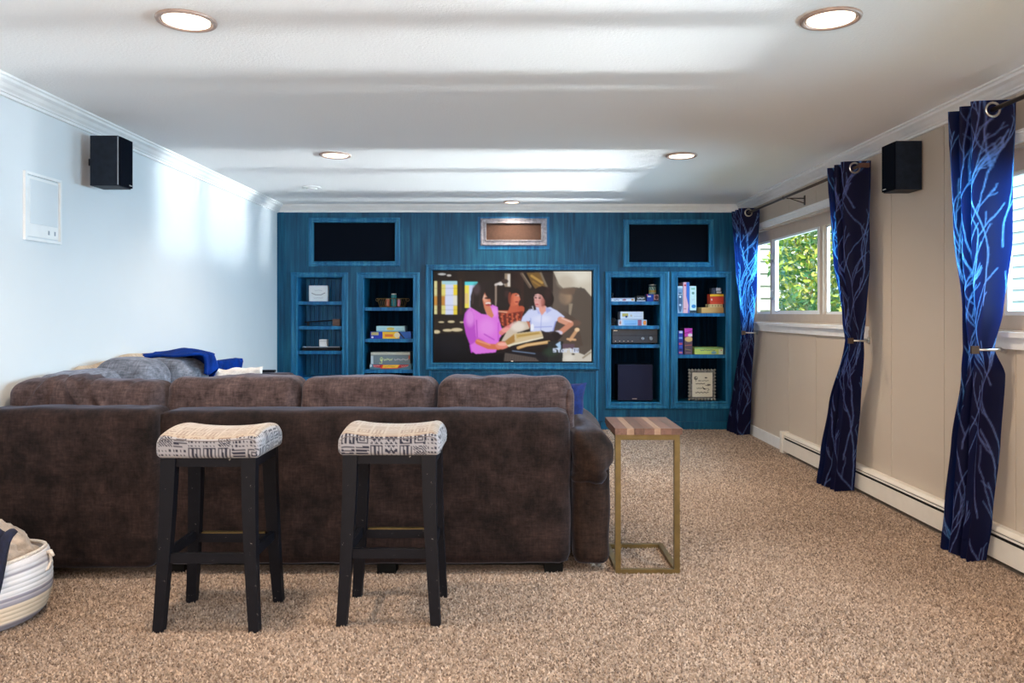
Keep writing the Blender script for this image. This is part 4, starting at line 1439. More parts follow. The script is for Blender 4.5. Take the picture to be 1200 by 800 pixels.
bm = soft_box((0.384, 4.17, 0.585), (0.205, 1.10, 0.235), 0.085, 0.006, 0.006, 40, 6, armpillow)
for v in bm.verts:               # pillow top slopes down towards the outer side
    k = (v.co.x - 0.29) / 0.23
    v.co.z -= max(0, k) * 0.035 * (v.co.z - 0.45) / 0.2
    if v.co.z < 0.56:
        v.co.z -= 0.07 * max(0, 1 - k)
obj('arm_pillow', bm, M['sofa_arm'], r, smooth=True)
# left run along the white wall
obj('base', soft_box((-2.03, 5.20, 0.215), (0.86, 2.9, 0.37), 0.04, 0.0, 0.002, 24, 7), M['sofa'], r, smooth=True)
obj('back_panel', soft_box((-2.405, 5.05, 0.40), (0.16, 2.5, 0.72), 0.05, 0.0, 0.003, 24, 8), M['sofa'], r, smooth=True)
for (y0, y1) in ((4.1, 4.9), (4.91, 5.7), (5.71, 6.42)):
    obj('seat_cushion', soft_box((-1.98, (y0 + y1) / 2, 0.47), (0.74, y1 - y0, 0.15), 0.05, 0.02, 0.003, 16, 3), M['sofa_daylit'], r, smooth=True)
for i, (x0, x1, y0, y1, z0, z1) in enumerate(((-2.468, -2.12, 3.86, 4.28, 0.52, 0.925), (-2.468, -2.10, 4.42, 4.80, 0.52, 0.955), (-2.465, -2.06, 4.84, 5.28, 0.52, 0.935), (-2.46, -2.27, 5.50, 6.00, 0.52, 0.80), (-2.46, -2.27, 6.02, 6.42, 0.52, 0.76))):
    obj('back_cushion', soft_box(((x0 + x1) / 2, (y0 + y1) / 2, (z0 + z1) / 2), (x1 - x0, y1 - y0, z1 - z0), 0.10, 0.02, 0.008, 26, 20 + i, crease(30 + i)), M['sofa_daylit'], r, smooth=True)
obj('arm', soft_box((-2.14, 6.56, 0.375), (0.56, 0.24, 0.71), 0.06, 0.01, 0.004, 20, 11), M['sofa_top'], r, smooth=True)
for (x, y) in ((-1.62, 3.72), (-0.60, 3.70), (0.20, 3.72), (0.40, 4.60), (-2.38, 3.66), (-0.6, 4.6), (-1.66, 6.5), (-2.36, 6.5)):
    boxo('foot', (x - 0.045, x + 0.045, y - 0.03, y + 0.05, 0, 0.05), M['feet_black'], r, bevel=0.004, seg=1)
boxo('underframe', (-2.42, 0.24, 3.70, 4.6, 0.035, 0.06), M['feet_black'], r)

# cushions and throws on the sofa
def throw_pillow(name, label, c, s, mat, rotz=0, tilt=0, roll=0, cat='pillow', n=26, nz=0.006, rounding=0.5):
    r_ = thing(name, label, cat, (c[0], c[1], c[2] - s[2] / 2))
    bm = B()
    g = [[None] * (n + 1) for _ in range(n + 1)]
    for side in (-1, 1):
        grid = []
        for i in range(n + 1):
            row = []
            for j in range(n + 1):
                u, v = -1 + 2 * i / n, -1 + 2 * j / n
                if side == 1 and (i in (0, n) or j in (0, n)):
                    row.append(g[i][j])
                    continue
                pinchx = 1 - 0.06 * (1 - v * v) * abs(u) ** 3
                pinchz = 1 - 0.06 * (1 - u * u) * abs(v) ** 3
                th = (max(0, (1 - u ** 4) * (1 - v ** 4))) ** rounding
                p = Vector((u * s[0] / 2 * pinchx, side * s[1] / 2 * th, v * s[2] / 2 * pinchz))
                p += Vector((0, 1, 0)) * side * nz * mnoise.noise(p * 30) * 2 * (th > 0)
                p += Vector((mnoise.noise(p * 11), 0, mnoise.noise(p * 13 + Vector((5, 5, 5))))) * nz * 1.5
                p = Matrix.Rotation(rotz, 3, 'Z') @ Matrix.Rotation(tilt, 3, 'X') @ Matrix.Rotation(roll, 3, 'Y') @ p
                vv = bm.verts.new(Vector(c) + p)
                row.append(vv)
                if side == -1:
                    g[i][j] = vv
            grid.append(row)
        for i in range(n):
            for j in range(n):
                q = (grid[i][j], grid[i + 1][j], grid[i + 1][j + 1], grid[i][j + 1])
                bm.faces.new(q if side == -1 else q[::-1])
    obj('cover', bm, mat, r_, smooth=True)
    return r_


throw_pillow('throw_pillow', 'royal blue ribbed pillow peeking out at the right end of the sofa back', (0.195, 4.21, 0.678), (0.40, 0.11, 0.40), M['royal_pillow'], rotz=0.04, tilt=-0.06, roll=0.09)
throw_pillow('throw_pillow', 'fluffy white pillow on the sofa by the white wall', (-1.985, 5.42, 0.70), (0.46, 0.11, 0.33), M['white_fur'], rotz=0.15, tilt=0.0, nz=0.012)

# blue throw over the left-hand cushions
nv_, nu_ = 60, 90
u, v = np.meshgrid(np.linspace(0, 1, nu_), np.linspace(0, 1, nv_))
Yt = 5.00 + 1.38 * u
top = np.interp(Yt, [4.9, 5.05, 5.25, 5.45, 5.62, 5.8, 6.3], [0.945, 0.975, 0.985, 0.955, 0.875, 0.835, 0.835])
Xc = -2.43 + 0.48 * v
clampx = np.interp(Yt, [5.22, 5.42], [-2.035, -2.235])
over = np.maximum(0, Xc - clampx)
drop = over * 1.3
ripple = 0.016 * np.sin(u * 26 + v * 9) * (0.3 + v) + 0.010 * np.sin(u * 47 - v * 5)
P = np.stack([np.minimum(Xc, clampx) + 0.012 * np.sin(u * 17) * v, Yt + 0.04 * np.sin(v * 8), top - 0.006 + 0.02 * (Yt > 5.7) - drop + ripple * 0.6 - 0.012 * np.cos(v * 6)], -1)
P[..., 0] += np.where(over > 0, ripple * 0.6, 0)
th = thing('blue_throw', 'royal blue throw blanket draped over the sofa cushions by the white wall', 'blanket', (-2.27, 5.7, 0.9))
o = link('drape', npgrid('drape', P), M['royal'], th, smooth=True)
sd = o.modifiers.new('thick', 'SOLIDIFY'); sd.thickness = 0.014; sd.offset = 1
# tan blanket folded along the wall behind the cushions
th = thing('tan_blanket', 'tan blanket folded on the sofa back against the white wall', 'blanket', (-2.42, 4.9, 0.76))
obj('fold', soft_box((-2.465, 4.86, 0.85), (0.07, 1.0, 0.18), 0.04, 0.012, 0.008, 30, 41), M['tan_throw'], th, smooth=True)
obj('fold', soft_box((-2.45, 5.0, 0.955), (0.09, 0.34, 0.04), 0.02, 0.01, 0.006, 26, 42), M['tan_throw'], th, smooth=True)
th = thing('remote_control', 'flat black remote control on the far arm of the sofa', 'remote control', (-2.08, 6.52, 0.745))
boxo('body', (-2.14, -2.01, 6.49, 6.54, 0.745, 0.763), M['black_plastic'], th, bevel=0.005)
for k in range(4):
    boxo('button', (-2.13 + k * 0.028, -2.115 + k * 0.028, 6.507, 6.52, 0.762, 0.766), M['grey_plastic'], th)

# ------------------------------------------------------------------ bar stools
def motif(a, b, seed):
    """tribal patchwork: 1 = light, 0 = dark"""
    cw, chh = 0.058, 0.052
    i = np.floor(a / cw); j = np.floor(b / chh)
    fa = a / cw - i; fb = b / chh - j
    h = np.abs(np.sin(i * 12.9898 + j * 78.233 + seed * 3.7) * 43758.5453) % 1.0
    k = (h * 6).astype(int)
    ca, cb = np.abs(fa - 0.5), np.abs(fb - 0.5)
    val = np.ones_like(a)
    dm = ca * 1.1 + cb * 1.1
    pats = [((dm * 9).astype(int) % 2 == 0), ((fb * 8).astype(int) % 2 == 0), (((fa * 8).astype(int) % 2 == 0) & ((fb * 6).astype(int) % 2 == 0)),
            (((fb * 4 + np.abs(((fa * 3) % 1) - 0.5) * 2).astype(int) % 2) == 0), ((np.maximum(ca, cb) * 10).astype(int) % 2 == 1), (((fa * 7).astype(int) % 2 == 0) | (cb > 0.38))]
    for q in range(6):
        val = np.where((k == q) & pats[q], 0.12, val)
    edge = (ca > 0.455) | (cb > 0.45)
    return np.where(edge, 0.9, val)


M['piping'] = plain('dark_piping', (0.12, 0.105, 0.11), 0.9)


def make_stool(label, X0, Y0, seed):
    r = thing('bar_stool', label, 'bar stool', (X0, Y0, 0), 'bar stools behind the sofa')
    W_, D_, z0, z1 = 0.41, 0.31, 0.676, 0.758
    bm = soft_box((0, 0, 0), (W_, D_, z1 - z0), 0.022, 0.0, 0.0, 92, seed)
    for v in bm.verts:
        k = (v.co.z + (z1 - z0) / 2) / (z1 - z0)
        xn, yn = v.co.x / (W_ / 2), v.co.y / (D_ / 2)
        sad = 0.020 * (abs(xn) ** 2.2) - 0.030 * max(0, (abs(xn) - 0.80) / 0.20) ** 2
        crown_ = 0.020 * (1 - yn * yn)
        v.co.z += max(0, k) * (sad + crown_)
        v.co.x *= 1 + 0.012 * (1 - abs(2 * k - 1))
    bm.normal_update()
    me = bpy.data.meshes.new('seat')
    bmesh.ops.recalc_face_normals(bm, faces=bm.faces)
    bm.to_mesh(me)
    n = len(me.vertices)
    co = np.empty(n * 3); me.vertices.foreach_get('co', co); co = co.reshape(-1, 3)
    nr = np.empty(n * 3); me.vertices.foreach_get('normal', nr); nr = nr.reshape(-1, 3)
    bm.free()
    top = nr[:, 2] > 0.6
    side = (~top) & (np.abs(nr[:, 0]) > np.abs(nr[:, 1]))
    a = np.where(top, co[:, 0], np.where(side, co[:, 1] + 5, co[:, 0]))
    b = np.where(top, co[:, 1] + 3, co[:, 2] + 0.048)
    mv = motif(a + 0.31, b, seed)
    mt = motif(a + 0.31, b, seed)
    lightc, dark, tanc = np.array(L3(152, 150, 154)), np.array(L3(40, 41, 56)), np.array(L3(128, 110, 98))
    col = np.where(mv[:, None] > 0.5, lightc, dark)
    colt = np.where(mt[:, None] > 0.5, np.array(L3(156, 144, 132)), tanc)
    col = np.where(top[:, None], colt, col)
    # piping line where top meets side
    co[:, 2] += 0.0
    setcol(me, col)
    me.transform(Matrix.Translation((X0, Y0, (z0 + z1) / 2)))
    seat = link('seat', me, M['seat_print'], r, smooth=True)
    pts = []
    for s_ in np.linspace(-1, 1, 25):
        kz = 1.0
        pts.append((X0 + s_ * (W_ / 2 - 0.012), Y0 - D_ / 2 - 0.001 + 0.002, z1 - 0.013 + 0.020 * abs(s_) ** 2.2 * 0.8 - 0.022 * max(0, (abs(s_) - 0.8) / 0.2) ** 2))
    obj('piping', tube(B(), pts, 0.0018, 6), M['piping'], seat, smooth=True)
    # seat rail under the cushion
    bm = B()
    for (xa, xb, ya, yb) in ((-0.17, 0.17, -0.135, -0.115), (-0.17, 0.17, 0.115, 0.135), (-0.185, -0.165, -0.13, 0.13), (0.165, 0.185, -0.13, 0.13)):
        box(bm, X0 + xa, X0 + xb, Y0 + ya, Y0 + yb, z0 - 0.035, z0 + 0.002)
    obj('seat_rail', bm, M['leg_black'], r)

    def leg(sx, sy):
        bm = B()
        rings = []
        for k in range(7):
            t_ = k / 6
            z = z0 * (1 - t_)
            cx = sx * (0.158 + 0.030 * t_ ** 1.6 + 0.0) + 0.0
            cy = sy * (0.125 + 0.030 * t_)
            hw = 0.029 - 0.009 * t_
            hd = 0.021 - 0.003 * t_
            rings.append([bm.verts.new((X0 + cx + dx * hw, Y0 + cy + dy * hd, z)) for dx, dy in ((-1, -1), (1, -1), (1, 1), (-1, 1))])
        for k in range(6):
            for q in range(4):
                bm.faces.new((rings[k][q], rings[k][(q + 1) % 4], rings[k + 1][(q + 1) % 4], rings[k + 1][q]))
        bm.faces.new(rings[0]); bm.faces.new(rings[-1][::-1])
        obj('leg', bm, M['leg_black'], r, bevel=0.003, seg=1)
    for sx in (-1, 1):
        for sy in (-1, 1):
            leg(sx, sy)
    zs = 0.285
    for sy, (ya, yb) in ((-1, (-0.150, -0.128)), (1, (0.128, 0.150))):
        st = boxo('stretcher', (X0 - 0.155, X0 + 0.155, Y0 + ya, Y0 + yb, zs - 0.020, zs + 0.018), M['leg_black'], r, bevel=0.003, seg=1)
        if sy == 1:
            boxo('foot_plate', (X0 - 0.135, X0 + 0.135, Y0 + ya, Y0 + yb, zs + 0.018, zs + 0.023), M['brass'], st)
    for sx in (-1, 1):
        xa, xb = sorted((X0 + sx * 0.158, X0 + sx * 0.178))
        boxo('stretcher', (xa, xb, Y0 - 0.13, Y0 + 0.13, zs - 0.02 + 0.012, zs + 0.03), M['leg_black'], r, bevel=0.003, seg=1)
    return r


make_stool('saddle-seat bar stool with black legs, left of the two, nearer the woven basket', -1.195, 3.165, 1)
make_stool('saddle-seat bar stool with black legs, nearer the small side table', -0.492, 3.225, 4)

# ------------------------------------------------------------------ C-shaped side table
r = thing('side_table', 'small C-shaped side table with walnut plank top and brass frame', 'side table', (0.645, 3.88, 0))
pl = [('walnut_red', 0.058), ('walnut_pale', 0.034), ('walnut', 0.05), ('walnut_red', 0.046), ('walnut_pale', 0.030), ('walnut_red', 0.052), ('walnut', 0.052)]
x = 0.490
for nm, wd in pl:
    o = boxo('plank', (x + 0.0004, x + wd - 0.0004, 3.655, 4.055, 0.668, 0.698), M[nm], r, bevel=0.0015, seg=1)
    x += wd
T = 0.026
xa, xb, ya, yb = 0.494, 0.802, 3.668, 4.09
bm = B()
box(bm, xa, xa + T, ya, ya + T, 0.0, 0.667)
obj('leg', bm, M['brass'], r, bevel=0.002, seg=1)
obj('leg', box(B(), xb - T, xb, ya, ya + T, 0.0, 0.667), M['brass'], r, bevel=0.002, seg=1)
obj('top_rail', box(B(), xa + T, xb - T, ya, ya + T, 0.641, 0.667), M['brass'], r, bevel=0.002, seg=1)
for q in (xa, xb - T):
    obj('top_rail', box(B(), q, q + T, ya + T, 4.04, 0.655, 0.6665), M['brass'], r, bevel=0.002, seg=1)
obj('base_rail', box(B(), xa + T, xb - T, ya, ya + T, 0.0, T * 0.85), M['brass'], r, bevel=0.002, seg=1)
obj('base_rail', box(B(), xa, xb, yb - T, yb, 0.0, T * 0.85), M['brass'], r, bevel=0.002, seg=1)
for q in (xa, xb - T):
    obj('base_rail', box(B(), q, q + T, ya + T, yb - T, 0.0, T * 0.85), M['brass'], r, bevel=0.002, seg=1)

# ------------------------------------------------------------------ woven basket with blankets
bc = Vector((-2.185, 3.10, 0))
r = thing('woven_basket', 'slouchy striped rope basket on the carpet beside the sofa', 'basket', tuple(bc))
nth, nh = 96, 60
th_, hh = np.meshgrid(np.linspace(0, 2 * np.pi, nth, endpoint=False), np.linspace(0, 1, nh))
rad = np.interp(hh, [0, 0.04, 0.14, 0.4, 0.75, 1.0], [0.14, 0.215, 0.245, 0.268, 0.272, 0.262])
ht = 0.252 + 0.012 * np.cos(th_ * 2 + 0.5) + 0.018 * np.cos(th_ - 0.5)
sag = 0.006 * np.sin(hh * 2 * np.pi * 14)
rr_ = rad + sag * 0.2 + 0.008 * np.sin(th_ * 3 + hh * 2)
P = np.stack([bc.x + rr_ * np.cos(th_), bc.y + rr_ * np.sin(th_), 0.002 + hh * ht], -1)
stripe = np.zeros(hh.shape + (3,))
for (a, b, c_) in ((0, .10, (176, 176, 190)), (.10, .16, (150, 146, 156)), (.16, .42, (214, 200, 180)), (.42, .46, (150, 148, 160)), (.46, .50, (190, 188, 194)), (.50, .54, (144, 142, 156)), (.54, .82, (214, 216, 222)), (.82, .87, (160, 160, 172)), (.87, .93, (196, 198, 206)), (.93, 1.01, (214, 214, 220))):
    m_ = (hh >= a) & (hh < b)
    stripe[m_] = lin(c_)
me = npgrid('body', P, stripe, closed_u=True)
o = link('body', me, M['woven'], r, smooth=True)
sd = o.modifiers.new('thick', 'SOLIDIFY'); sd.thickness = 0.012; sd.offset = -1
bm = lathe(B(), (bc.x, bc.y, 0), [(0.2, 0.004), (0.2, 0.016), (0.05, 0.018)], 32)
obj('bottom', bm, M['rope'], r)
rimp = [(bc.x + 0.258 * math.cos(a), bc.y + 0.258 * math.sin(a), 0.004 + 0.252 + 0.012 * math.cos(a * 2 + 0.5) + 0.018 * math.cos(a - 0.5)) for a in np.linspace(0, 2 * math.pi, 60)]
obj('rim', tube(B(), rimp, 0.008, 8, False), M['rope'], r, smooth=True)
hx, hy, hz = bc.x + 0.262, bc.y + 0.02, 0.262
pts = [(hx - 0.01, hy - 0.05, hz), (hx + 0.01, hy - 0.045, hz - 0.035), (hx + 0.02, hy - 0.02, hz - 0.06), (hx + 0.03, hy + 0.01, hz - 0.058), (hx + 0.034, hy + 0.03, hz - 0.03), (hx + 0.02, hy + 0.04, hz), (hx, hy + 0.045, hz + 0.008)]
obj('rope_handle', tube(B(), pts, 0.006, 8), M['rope'], r, smooth=True)
obj('rope_handle', tube(B(), [(hx + 0.012, hy + 0.035, hz + 0.002), (hx + 0.03, hy + 0.03, hz + 0.010), (hx + 0.045, hy + 0.025, hz - 0.008)], [0.009, 0.009, 0.006], 8), M['rope'], r, smooth=True)
# plush cream blanket bundled in the basket
th = thing('cream_blanket', 'plush cream blanket bundled in the woven basket', 'blanket', (-2.12, 3.12, 0.03))
bm = B()
bmesh.ops.create_icosphere(bm, subdivisions=5, radius=1.0)
for v in bm.verts:
    n_ = v.co.normalized()
    p = Vector((n_.x * 0.20, n_.y * 0.19, n_.z * 0.15))
    p.z += 0.05 * max(0, 1 - ((n_.x + 0.3) ** 2) * 1.6) * (n_.z > 0)
    p += n_ * (0.020 * mnoise.noise(n_ * 3.1) + 0.012 * mnoise.noise(n_ * 9) + 0.006 * mnoise.noise(n_ * 40))
    v.co = Vector((-2.155, 3.14, 0.20)) + p
obj('bundle', bm, M['cream_fur'], th, smooth=True)
th = thing('navy_blanket', 'dark navy knit blanket stuffed into the front of the woven basket', 'blanket', (-2.13, 2.93, 0.25))
nv_, nu_ = 40, 60
u, v = np.meshgrid(np.linspace(0, 1, nu_), np.linspace(0, 1, nv_))
xx = -2.30 + 0.375 * u
yy = 2.99 - 0.11 * v + 0.012 * np.sin(u * 30)
zz = 0.405 - 0.155 * v ** 1.2 - 0.035 * (u - 0.2) ** 2 + 0.012 * np.sin(u * 34 + v * 3) + 0.02 * np.sin(v * 5)
o = link('fold', npgrid('fold', np.stack([xx, yy, zz], -1)), M['navy_knit'], th, smooth=True)
sd = o.modifiers.new('thick', 'SOLIDIFY'); sd.thickness = 0.03; sd.offset = 0
# ------------------------------------------------------------------ things on the shelves
YS = YB + 0.07      # front faces of most things stand a little behind the shelf edge


def printed_box(name, label, cat, x0, y0, x1, z_base, mat_rgb, draw, depth=0.20, top_y=None, group=None, front=YS):
    """box placed by photograph columns x0..x1, its top at row y0 and standing on z_base, with a printed front face"""
    a, zt = px(x0, y0, front)
    b, _ = px(x1, y0, front)
    zb = z_base
    r = thing(name, label, cat, ((a + b) / 2, front, zb), group)
    m = plain(name + '_card', L3(*mat_rgb), 0.5, vary=0.05)
    boxo('body', (a, b, front + 0.001, front + depth, zb + 0.0005, zt), m, r, bevel=0.0015, seg=1)
    W_, H_ = (b - a) * 100, (zt - zb) * 100       # print coordinates in centimetres
    cv = Canvas(0, 0, W_, H_, max(16, int(W_ * 5)), max(12, int(H_ * 5)), mat_rgb)
    draw(cv, W_, H_)
    print_panel('front_print', cv, a + 0.0008, b - 0.0008, front, zb + 0.001, zt - 0.0008, r, nu=min(120, max(12, int(W_ * 3))), nv=min(90, max(10, int(H_ * 3))))
    return r, zt


def squiggle(cv, x0, y, x1, amp, wd, col, n=14):
    pts = [(x0 + (x1 - x0) * i / n, y + amp * (1 if i % 2 else -1) * (0.6 + 0.4 * math.sin(i * 2.1))) for i in range(n + 1)]
    cv.line(pts, wd, col)


E = 0.0006
# --- leftmost unit
z = SH['d'][0]
def dr(cv, W, H_):
    cv.rect(W * .06, H_ * .06, W * .94, H_ * .94, (222, 232, 238))
    cv.line([(W * .15, H_ * .48), (W * .35, H_ * .58), (W * .65, H_ * .58), (W * .86, H_ * .46)], 0.6, (70, 86, 110))
    squiggle(cv, W * .3, H_ * .3, W * .7, 0.5, 0.3, (150, 165, 185), 8); squiggle(cv, W * .25, H_ * .78, W * .75, 0.4, 0.3, (150, 165, 185), 10)
printed_box('sign_block', 'small square white sign on the top shelf next to the white wall', 'sign', 362, 334.5, 384, z, (206, 220, 230), dr, 0.05)
z = SH['d'][1]
r = thing('ornament_bar', 'long thin dark bar with a small brown block on the second shelf', 'ornament', (px(375, 0)[0], YS, z))
a, b = px(354, 0)[0], px(398, 0)[0]
obj('bar', tube(B(), [(a, YS + 0.03, z + 0.040), (b - 0.06, YS + 0.03, z + 0.062)], 0.007, 8), M['black_plastic'], r)
obj('stand', box(B(), a + 0.03, a + 0.05, YS + 0.02, YS + 0.04, z + E, z + 0.042), M['black_plastic'], r)
obj('block', box(B(), px(388, 0)[0], px(396.5, 0)[0], YS, YS + 0.06, z + E, z + 0.075), M['walnut'], r, bevel=0.004)
z = SH['d'][2]
r = thing('black_tray', 'long low black tray on the third shelf next to the white wall', 'tray', (px(374, 0)[0], YS, z))
a, b = px(352.5, 0)[0], px(397, 0)[0]
obj('tray_body', box(B(), a, b, YS, YS + 0.16, z + E, z + 0.034), M['black_plastic'], r, bevel=0.006)
obj('pale_rim', box(B(), a + 0.004, b - 0.004, YS - 0.002, YS + 0.02, z + 0.034, z + 0.044), M['grey_plastic'], r, bevel=0.002, seg=1)
a, zt = px(372, 398); b, _ = px(381, 398)
r = thing('white_cube', 'small white cube standing on the black tray', 'box', ((a + b) / 2, YS + 0.03, z + 0.0445))
obj('body', box(B(), a, b, YS + 0.005, YS + 0.085, z + 0.0445, zt), M['white_card'], r, bevel=0.003)
obj('lid_seam', box(B(), a - 0.001, b + 0.001, YS + 0.004, YS + 0.086, zt - 0.02, zt - 0.017), M['grey_plastic'], r)

# --- second unit: wire basket with jars
z = SH['e'][0]
xa, xb = px(441, 0)[0], px(474.5, 0)[0]
r = thing('wire_basket', 'small gold wire basket with curly handles on the shelf left of the television', 'basket', ((xa + xb) / 2, YS + 0.06, z))
bm = B()
y0, y1 = YS, YS + 0.13
zt = z + 0.095
for (q0, q1, zz_, ins) in ((y0, y1, zt, 0), (y0 + 0.012, y1 - 0.012, z + 0.006, 0.025)):
    loop = [(xa + ins, q0, zz_), (xb - ins, q0, zz_), (xb - ins, q1, zz_), (xa + ins, q1, zz_), (xa + ins, q0, zz_)]
    for p, q in zip(loop[:-1], loop[1:]):
        tube(bm, [p, q], 0.0045, 6)
n = 7
for i in range(n + 1):
    f_ = i / n
    x0_, x1_ = xa + (xb - xa) * f_, xa + 0.025 + (xb - xa - 0.05) * f_
    tube(bm, [(x0_, y0, zt), (x1_, y0 + 0.012, z + 0.006)], 0.003, 5)
    tube(bm, [(x0_, y1, zt), (x1_, y1 - 0.012, z + 0.006)], 0.003, 5)
obj('wire_frame', bm, M['brass'], r)
for sx in (-1, 1):
    xe = xa if sx < 0 else xb
    obj('handle', torus(B(), (xe + sx * 0.012, (y0 + y1) / 2, zt - 0.012), 0.016, 0.003, 'Y', 16, 6), M['brass'], r, smooth=True)
for (x0_, x1_, yt, col, lab) in ((449, 455, 349, (196, 110, 84), 'short peach coloured jar in the gold wire basket'), (456, 462.5, 343.5, (50, 132, 140), 'tall teal jar with white lid in the gold wire basket'), (463, 467.5, 349.5, (206, 130, 160), 'slim pink jar in the gold wire basket')):
    a, zt_ = px(x0_, yt); b, _ = px(x1_, yt)
    rj = thing('candle_jar', lab, 'jar', ((a + b) / 2, YS + 0.06, z + 0.012))
    rad_ = (b - a) / 2
    obj('jar_body', lathe(B(), ((a + b) / 2, YS + 0.06, 0), [(rad_ * 0.9, z + 0.012), (rad_, z + 0.02), (rad_, zt_ - 0.02), (rad_ * 0.85, zt_ - 0.012)], 16), plain('jar_glass', L3(*col), 0.25), rj, smooth=True)
    obj('lid', lathe(B(), ((a + b) / 2, YS + 0.06, 0), [(rad_ * 0.92, zt_ - 0.012), (rad_ * 0.95, zt_ - 0.002), (rad_ * 0.6, zt_)], 16), M['white_card'] if yt < 345 else M['tan_throw'], rj)

z = SH['e'][1]
def dr(cv, W, H_):
    cv.rect(0, 0, W * .36, H_, (28, 52, 170)); cv.rect(W * .02, H_ * .05, W * .2, H_ * .5, (190, 180, 120)); cv.rect(W * .3, 0, W * .72, H_, (240, 190, 48))
    cv.rect(W * .36, H_ * .35, W * .56, H_ * .75, (226, 120, 50)); cv.ell(W * .66, H_ * .5, W * .07, H_ * .4, (230, 220, 190)); cv.rect(W * .74, 0, W, H_, (26, 90, 170)); cv.line([(W * .7, 0), (W * .84, H_)], 1.4, (24, 26, 40))
    cv.ell(W * .05, H_ * .8, 1.2, 1.2, (220, 220, 230))
_, zt = printed_box('board_game', 'blue and yellow game box under the pale one, left of the television', 'board game', 434, 388.5, 481.5, z, (36, 70, 160), dr, 0.23, front=YS)
def dr(cv, W, H_):
    cv.rect(0, H_ * .8, W, H_, (120, 180, 200)); cv.ell(W * .5, H_ * .5, W * .14, H_ * .28, (214, 196, 100)); squiggle(cv, W * .1, H_ * .5, W * .32, 0.5, 0.3, (130, 180, 200), 10); squiggle(cv, W * .68, H_ * .5, W * .92, 0.5, 0.3, (130, 180, 200), 10)
printed_box('board_game', 'pale blue game box on top of the blue and yellow box', 'board game', 441, 382, 474.5, zt + E, (168, 212, 222), dr, 0.2)
z = SH['e'][2]
def dr(cv, W, H_):
    cv.rect(0, 0, W, H_, (84, 130, 150)); cv.poly([(W * .08, H_ * .1), (W * .35, H_ * .1), (W * .3, H_ * .75), (W * .1, H_ * .6)], (190, 40, 48)); cv.poly([(W * .65, H_ * .1), (W * .95, H_ * .1), (W * .9, H_ * .5), (W * .7, H_ * .8)], (190, 44, 50))
    cv.poly([(W * .26, H_ * .9), (W * .3, H_ * .1), (W * .74, H_ * .1), (W * .68, H_ * .9)], (226, 60, 36)); cv.poly([(W * .3, H_ * .75), (W * .33, H_ * .15), (W * .72, H_ * .15), (W * .66, H_ * .75)], (244, 196, 60)); squiggle(cv, W * .36, H_ * .45, W * .62, 0.8, 0.4, (190, 120, 40), 10)
    squiggle(cv, W * .1, H_ * .35, W * .24, 0.5, 0.4, (230, 200, 200), 6); cv.ell(W * .03, H_ * .3, 1.2, 1.5, (220, 226, 236)); squiggle(cv, W * .76, H_ * .4, W * .92, 0.5, 0.4, (230, 200, 200), 6)
_, zt = printed_box('board_game', 'red, yellow and blue game box at the bottom of the lower stack', 'board game', 433, 426.5, 482, z, (90, 130, 150), dr, 0.23)
def dr(cv, W, H_):
    cv.rect(0, 0, W, H_ * .22, (186, 190, 180)); cv.line([(0, H_ * .26), (W, H_ * .26)], 0.4, (90, 96, 100)); cv.rect(0, H_ * .28, W, H_, (112, 130, 140))
    cv.rect(0, H_ * .28, W * .06, H_, (190, 206, 216)); cv.ell(W * .27, H_ * .6, 1.5, 2.4, (206, 220, 150)); cv.ell(W * .27, H_ * .55, .7, 1.1, (112, 130, 140)); cv.line([(W * .29, H_ * .5), (W * .28, H_ * .95), (W * .22, H_ * .92)], .6, (206, 220, 150))
    squiggle(cv, W * .33, H_ * .62, W * .55, 1.3, .6, (206, 220, 170), 10); squiggle(cv, W * .6, H_ * .62, W * .95, 1.1, .5, (200, 200, 206), 16); cv.rect(W * .96, H_ * .28, W, H_ * .6, (200, 90, 60))
printed_box('board_game', 'thick grey game box with pale lettering in the lower stack', 'board game', 434.5, 412.5, 480.5, zt + E, (130, 146, 152), dr, 0.23)
z = SH['e'][3]
def dr(cv, W, H_):
    cv.rect(0, 0, W, H_ * .12, (206, 90, 60)); squiggle(cv, W * .15, H_ * .3, W * .8, 0.8, .5, (70, 60, 60), 6)
def lowbox(name, label, cat, x0, ytop, x1, ybot, rgb, draw):
    zb_ = px(0, ybot)[1]
    return zb_
zb_ = OP['e'][2]
# bottom compartment: a tall pile so that the small carton shows just above the sofa
def dr2(cv, W, H_):
    squiggle(cv, W * .1, H_ * .5, W * .9, 1.0, .6, (150, 120, 90), 12)
_, zt = printed_box('storage_box', 'plain dark storage box low in the shelf behind the sofa', 'box', 430, 452, 476, zb_, (60, 56, 60), dr2, 0.22)
printed_box('small_carton', 'small white and orange carton just above the sofa cushions', 'carton', 433, 439, 445, zt + E, (226, 214, 204), dr, 0.08)

# --- third unit
z = SH['g'][0]
def dr(cv, W, H_):
    cv.rect(0, 0, W, H_ * .25, (150, 160, 190)); squiggle(cv, W * .1, H_ * .55, W * .32, 0.7, .4, (60, 76, 130), 8); cv.ell(W * .55, H_ * .55, W * .08, H_ * .3, (190, 130, 150)); squiggle(cv, W * .45, H_ * .5, W * .62, 0.6, .4, (120, 60, 90), 6); cv.ell(W * .9, H_ * .5, W * .06, H_ * .3, (206, 150, 90))
printed_box('board_game', 'flat white game box alone on the top shelf right of the television', 'board game', 716.6, 349, 744, z, (206, 216, 230), dr, 0.22)
def dr(cv, W, H_):
    squiggle(cv, W * .1, H_ * .45, W * .9, .9, .6, (190, 200, 210), 12); cv.rect(0, H_ * .8, W, H_, (190, 200, 214))
printed_box('card_game', 'small black box with white lettering on the top shelf', 'card game', 746, 346.5, 756.5, z, (22, 32, 40), dr, 0.12)
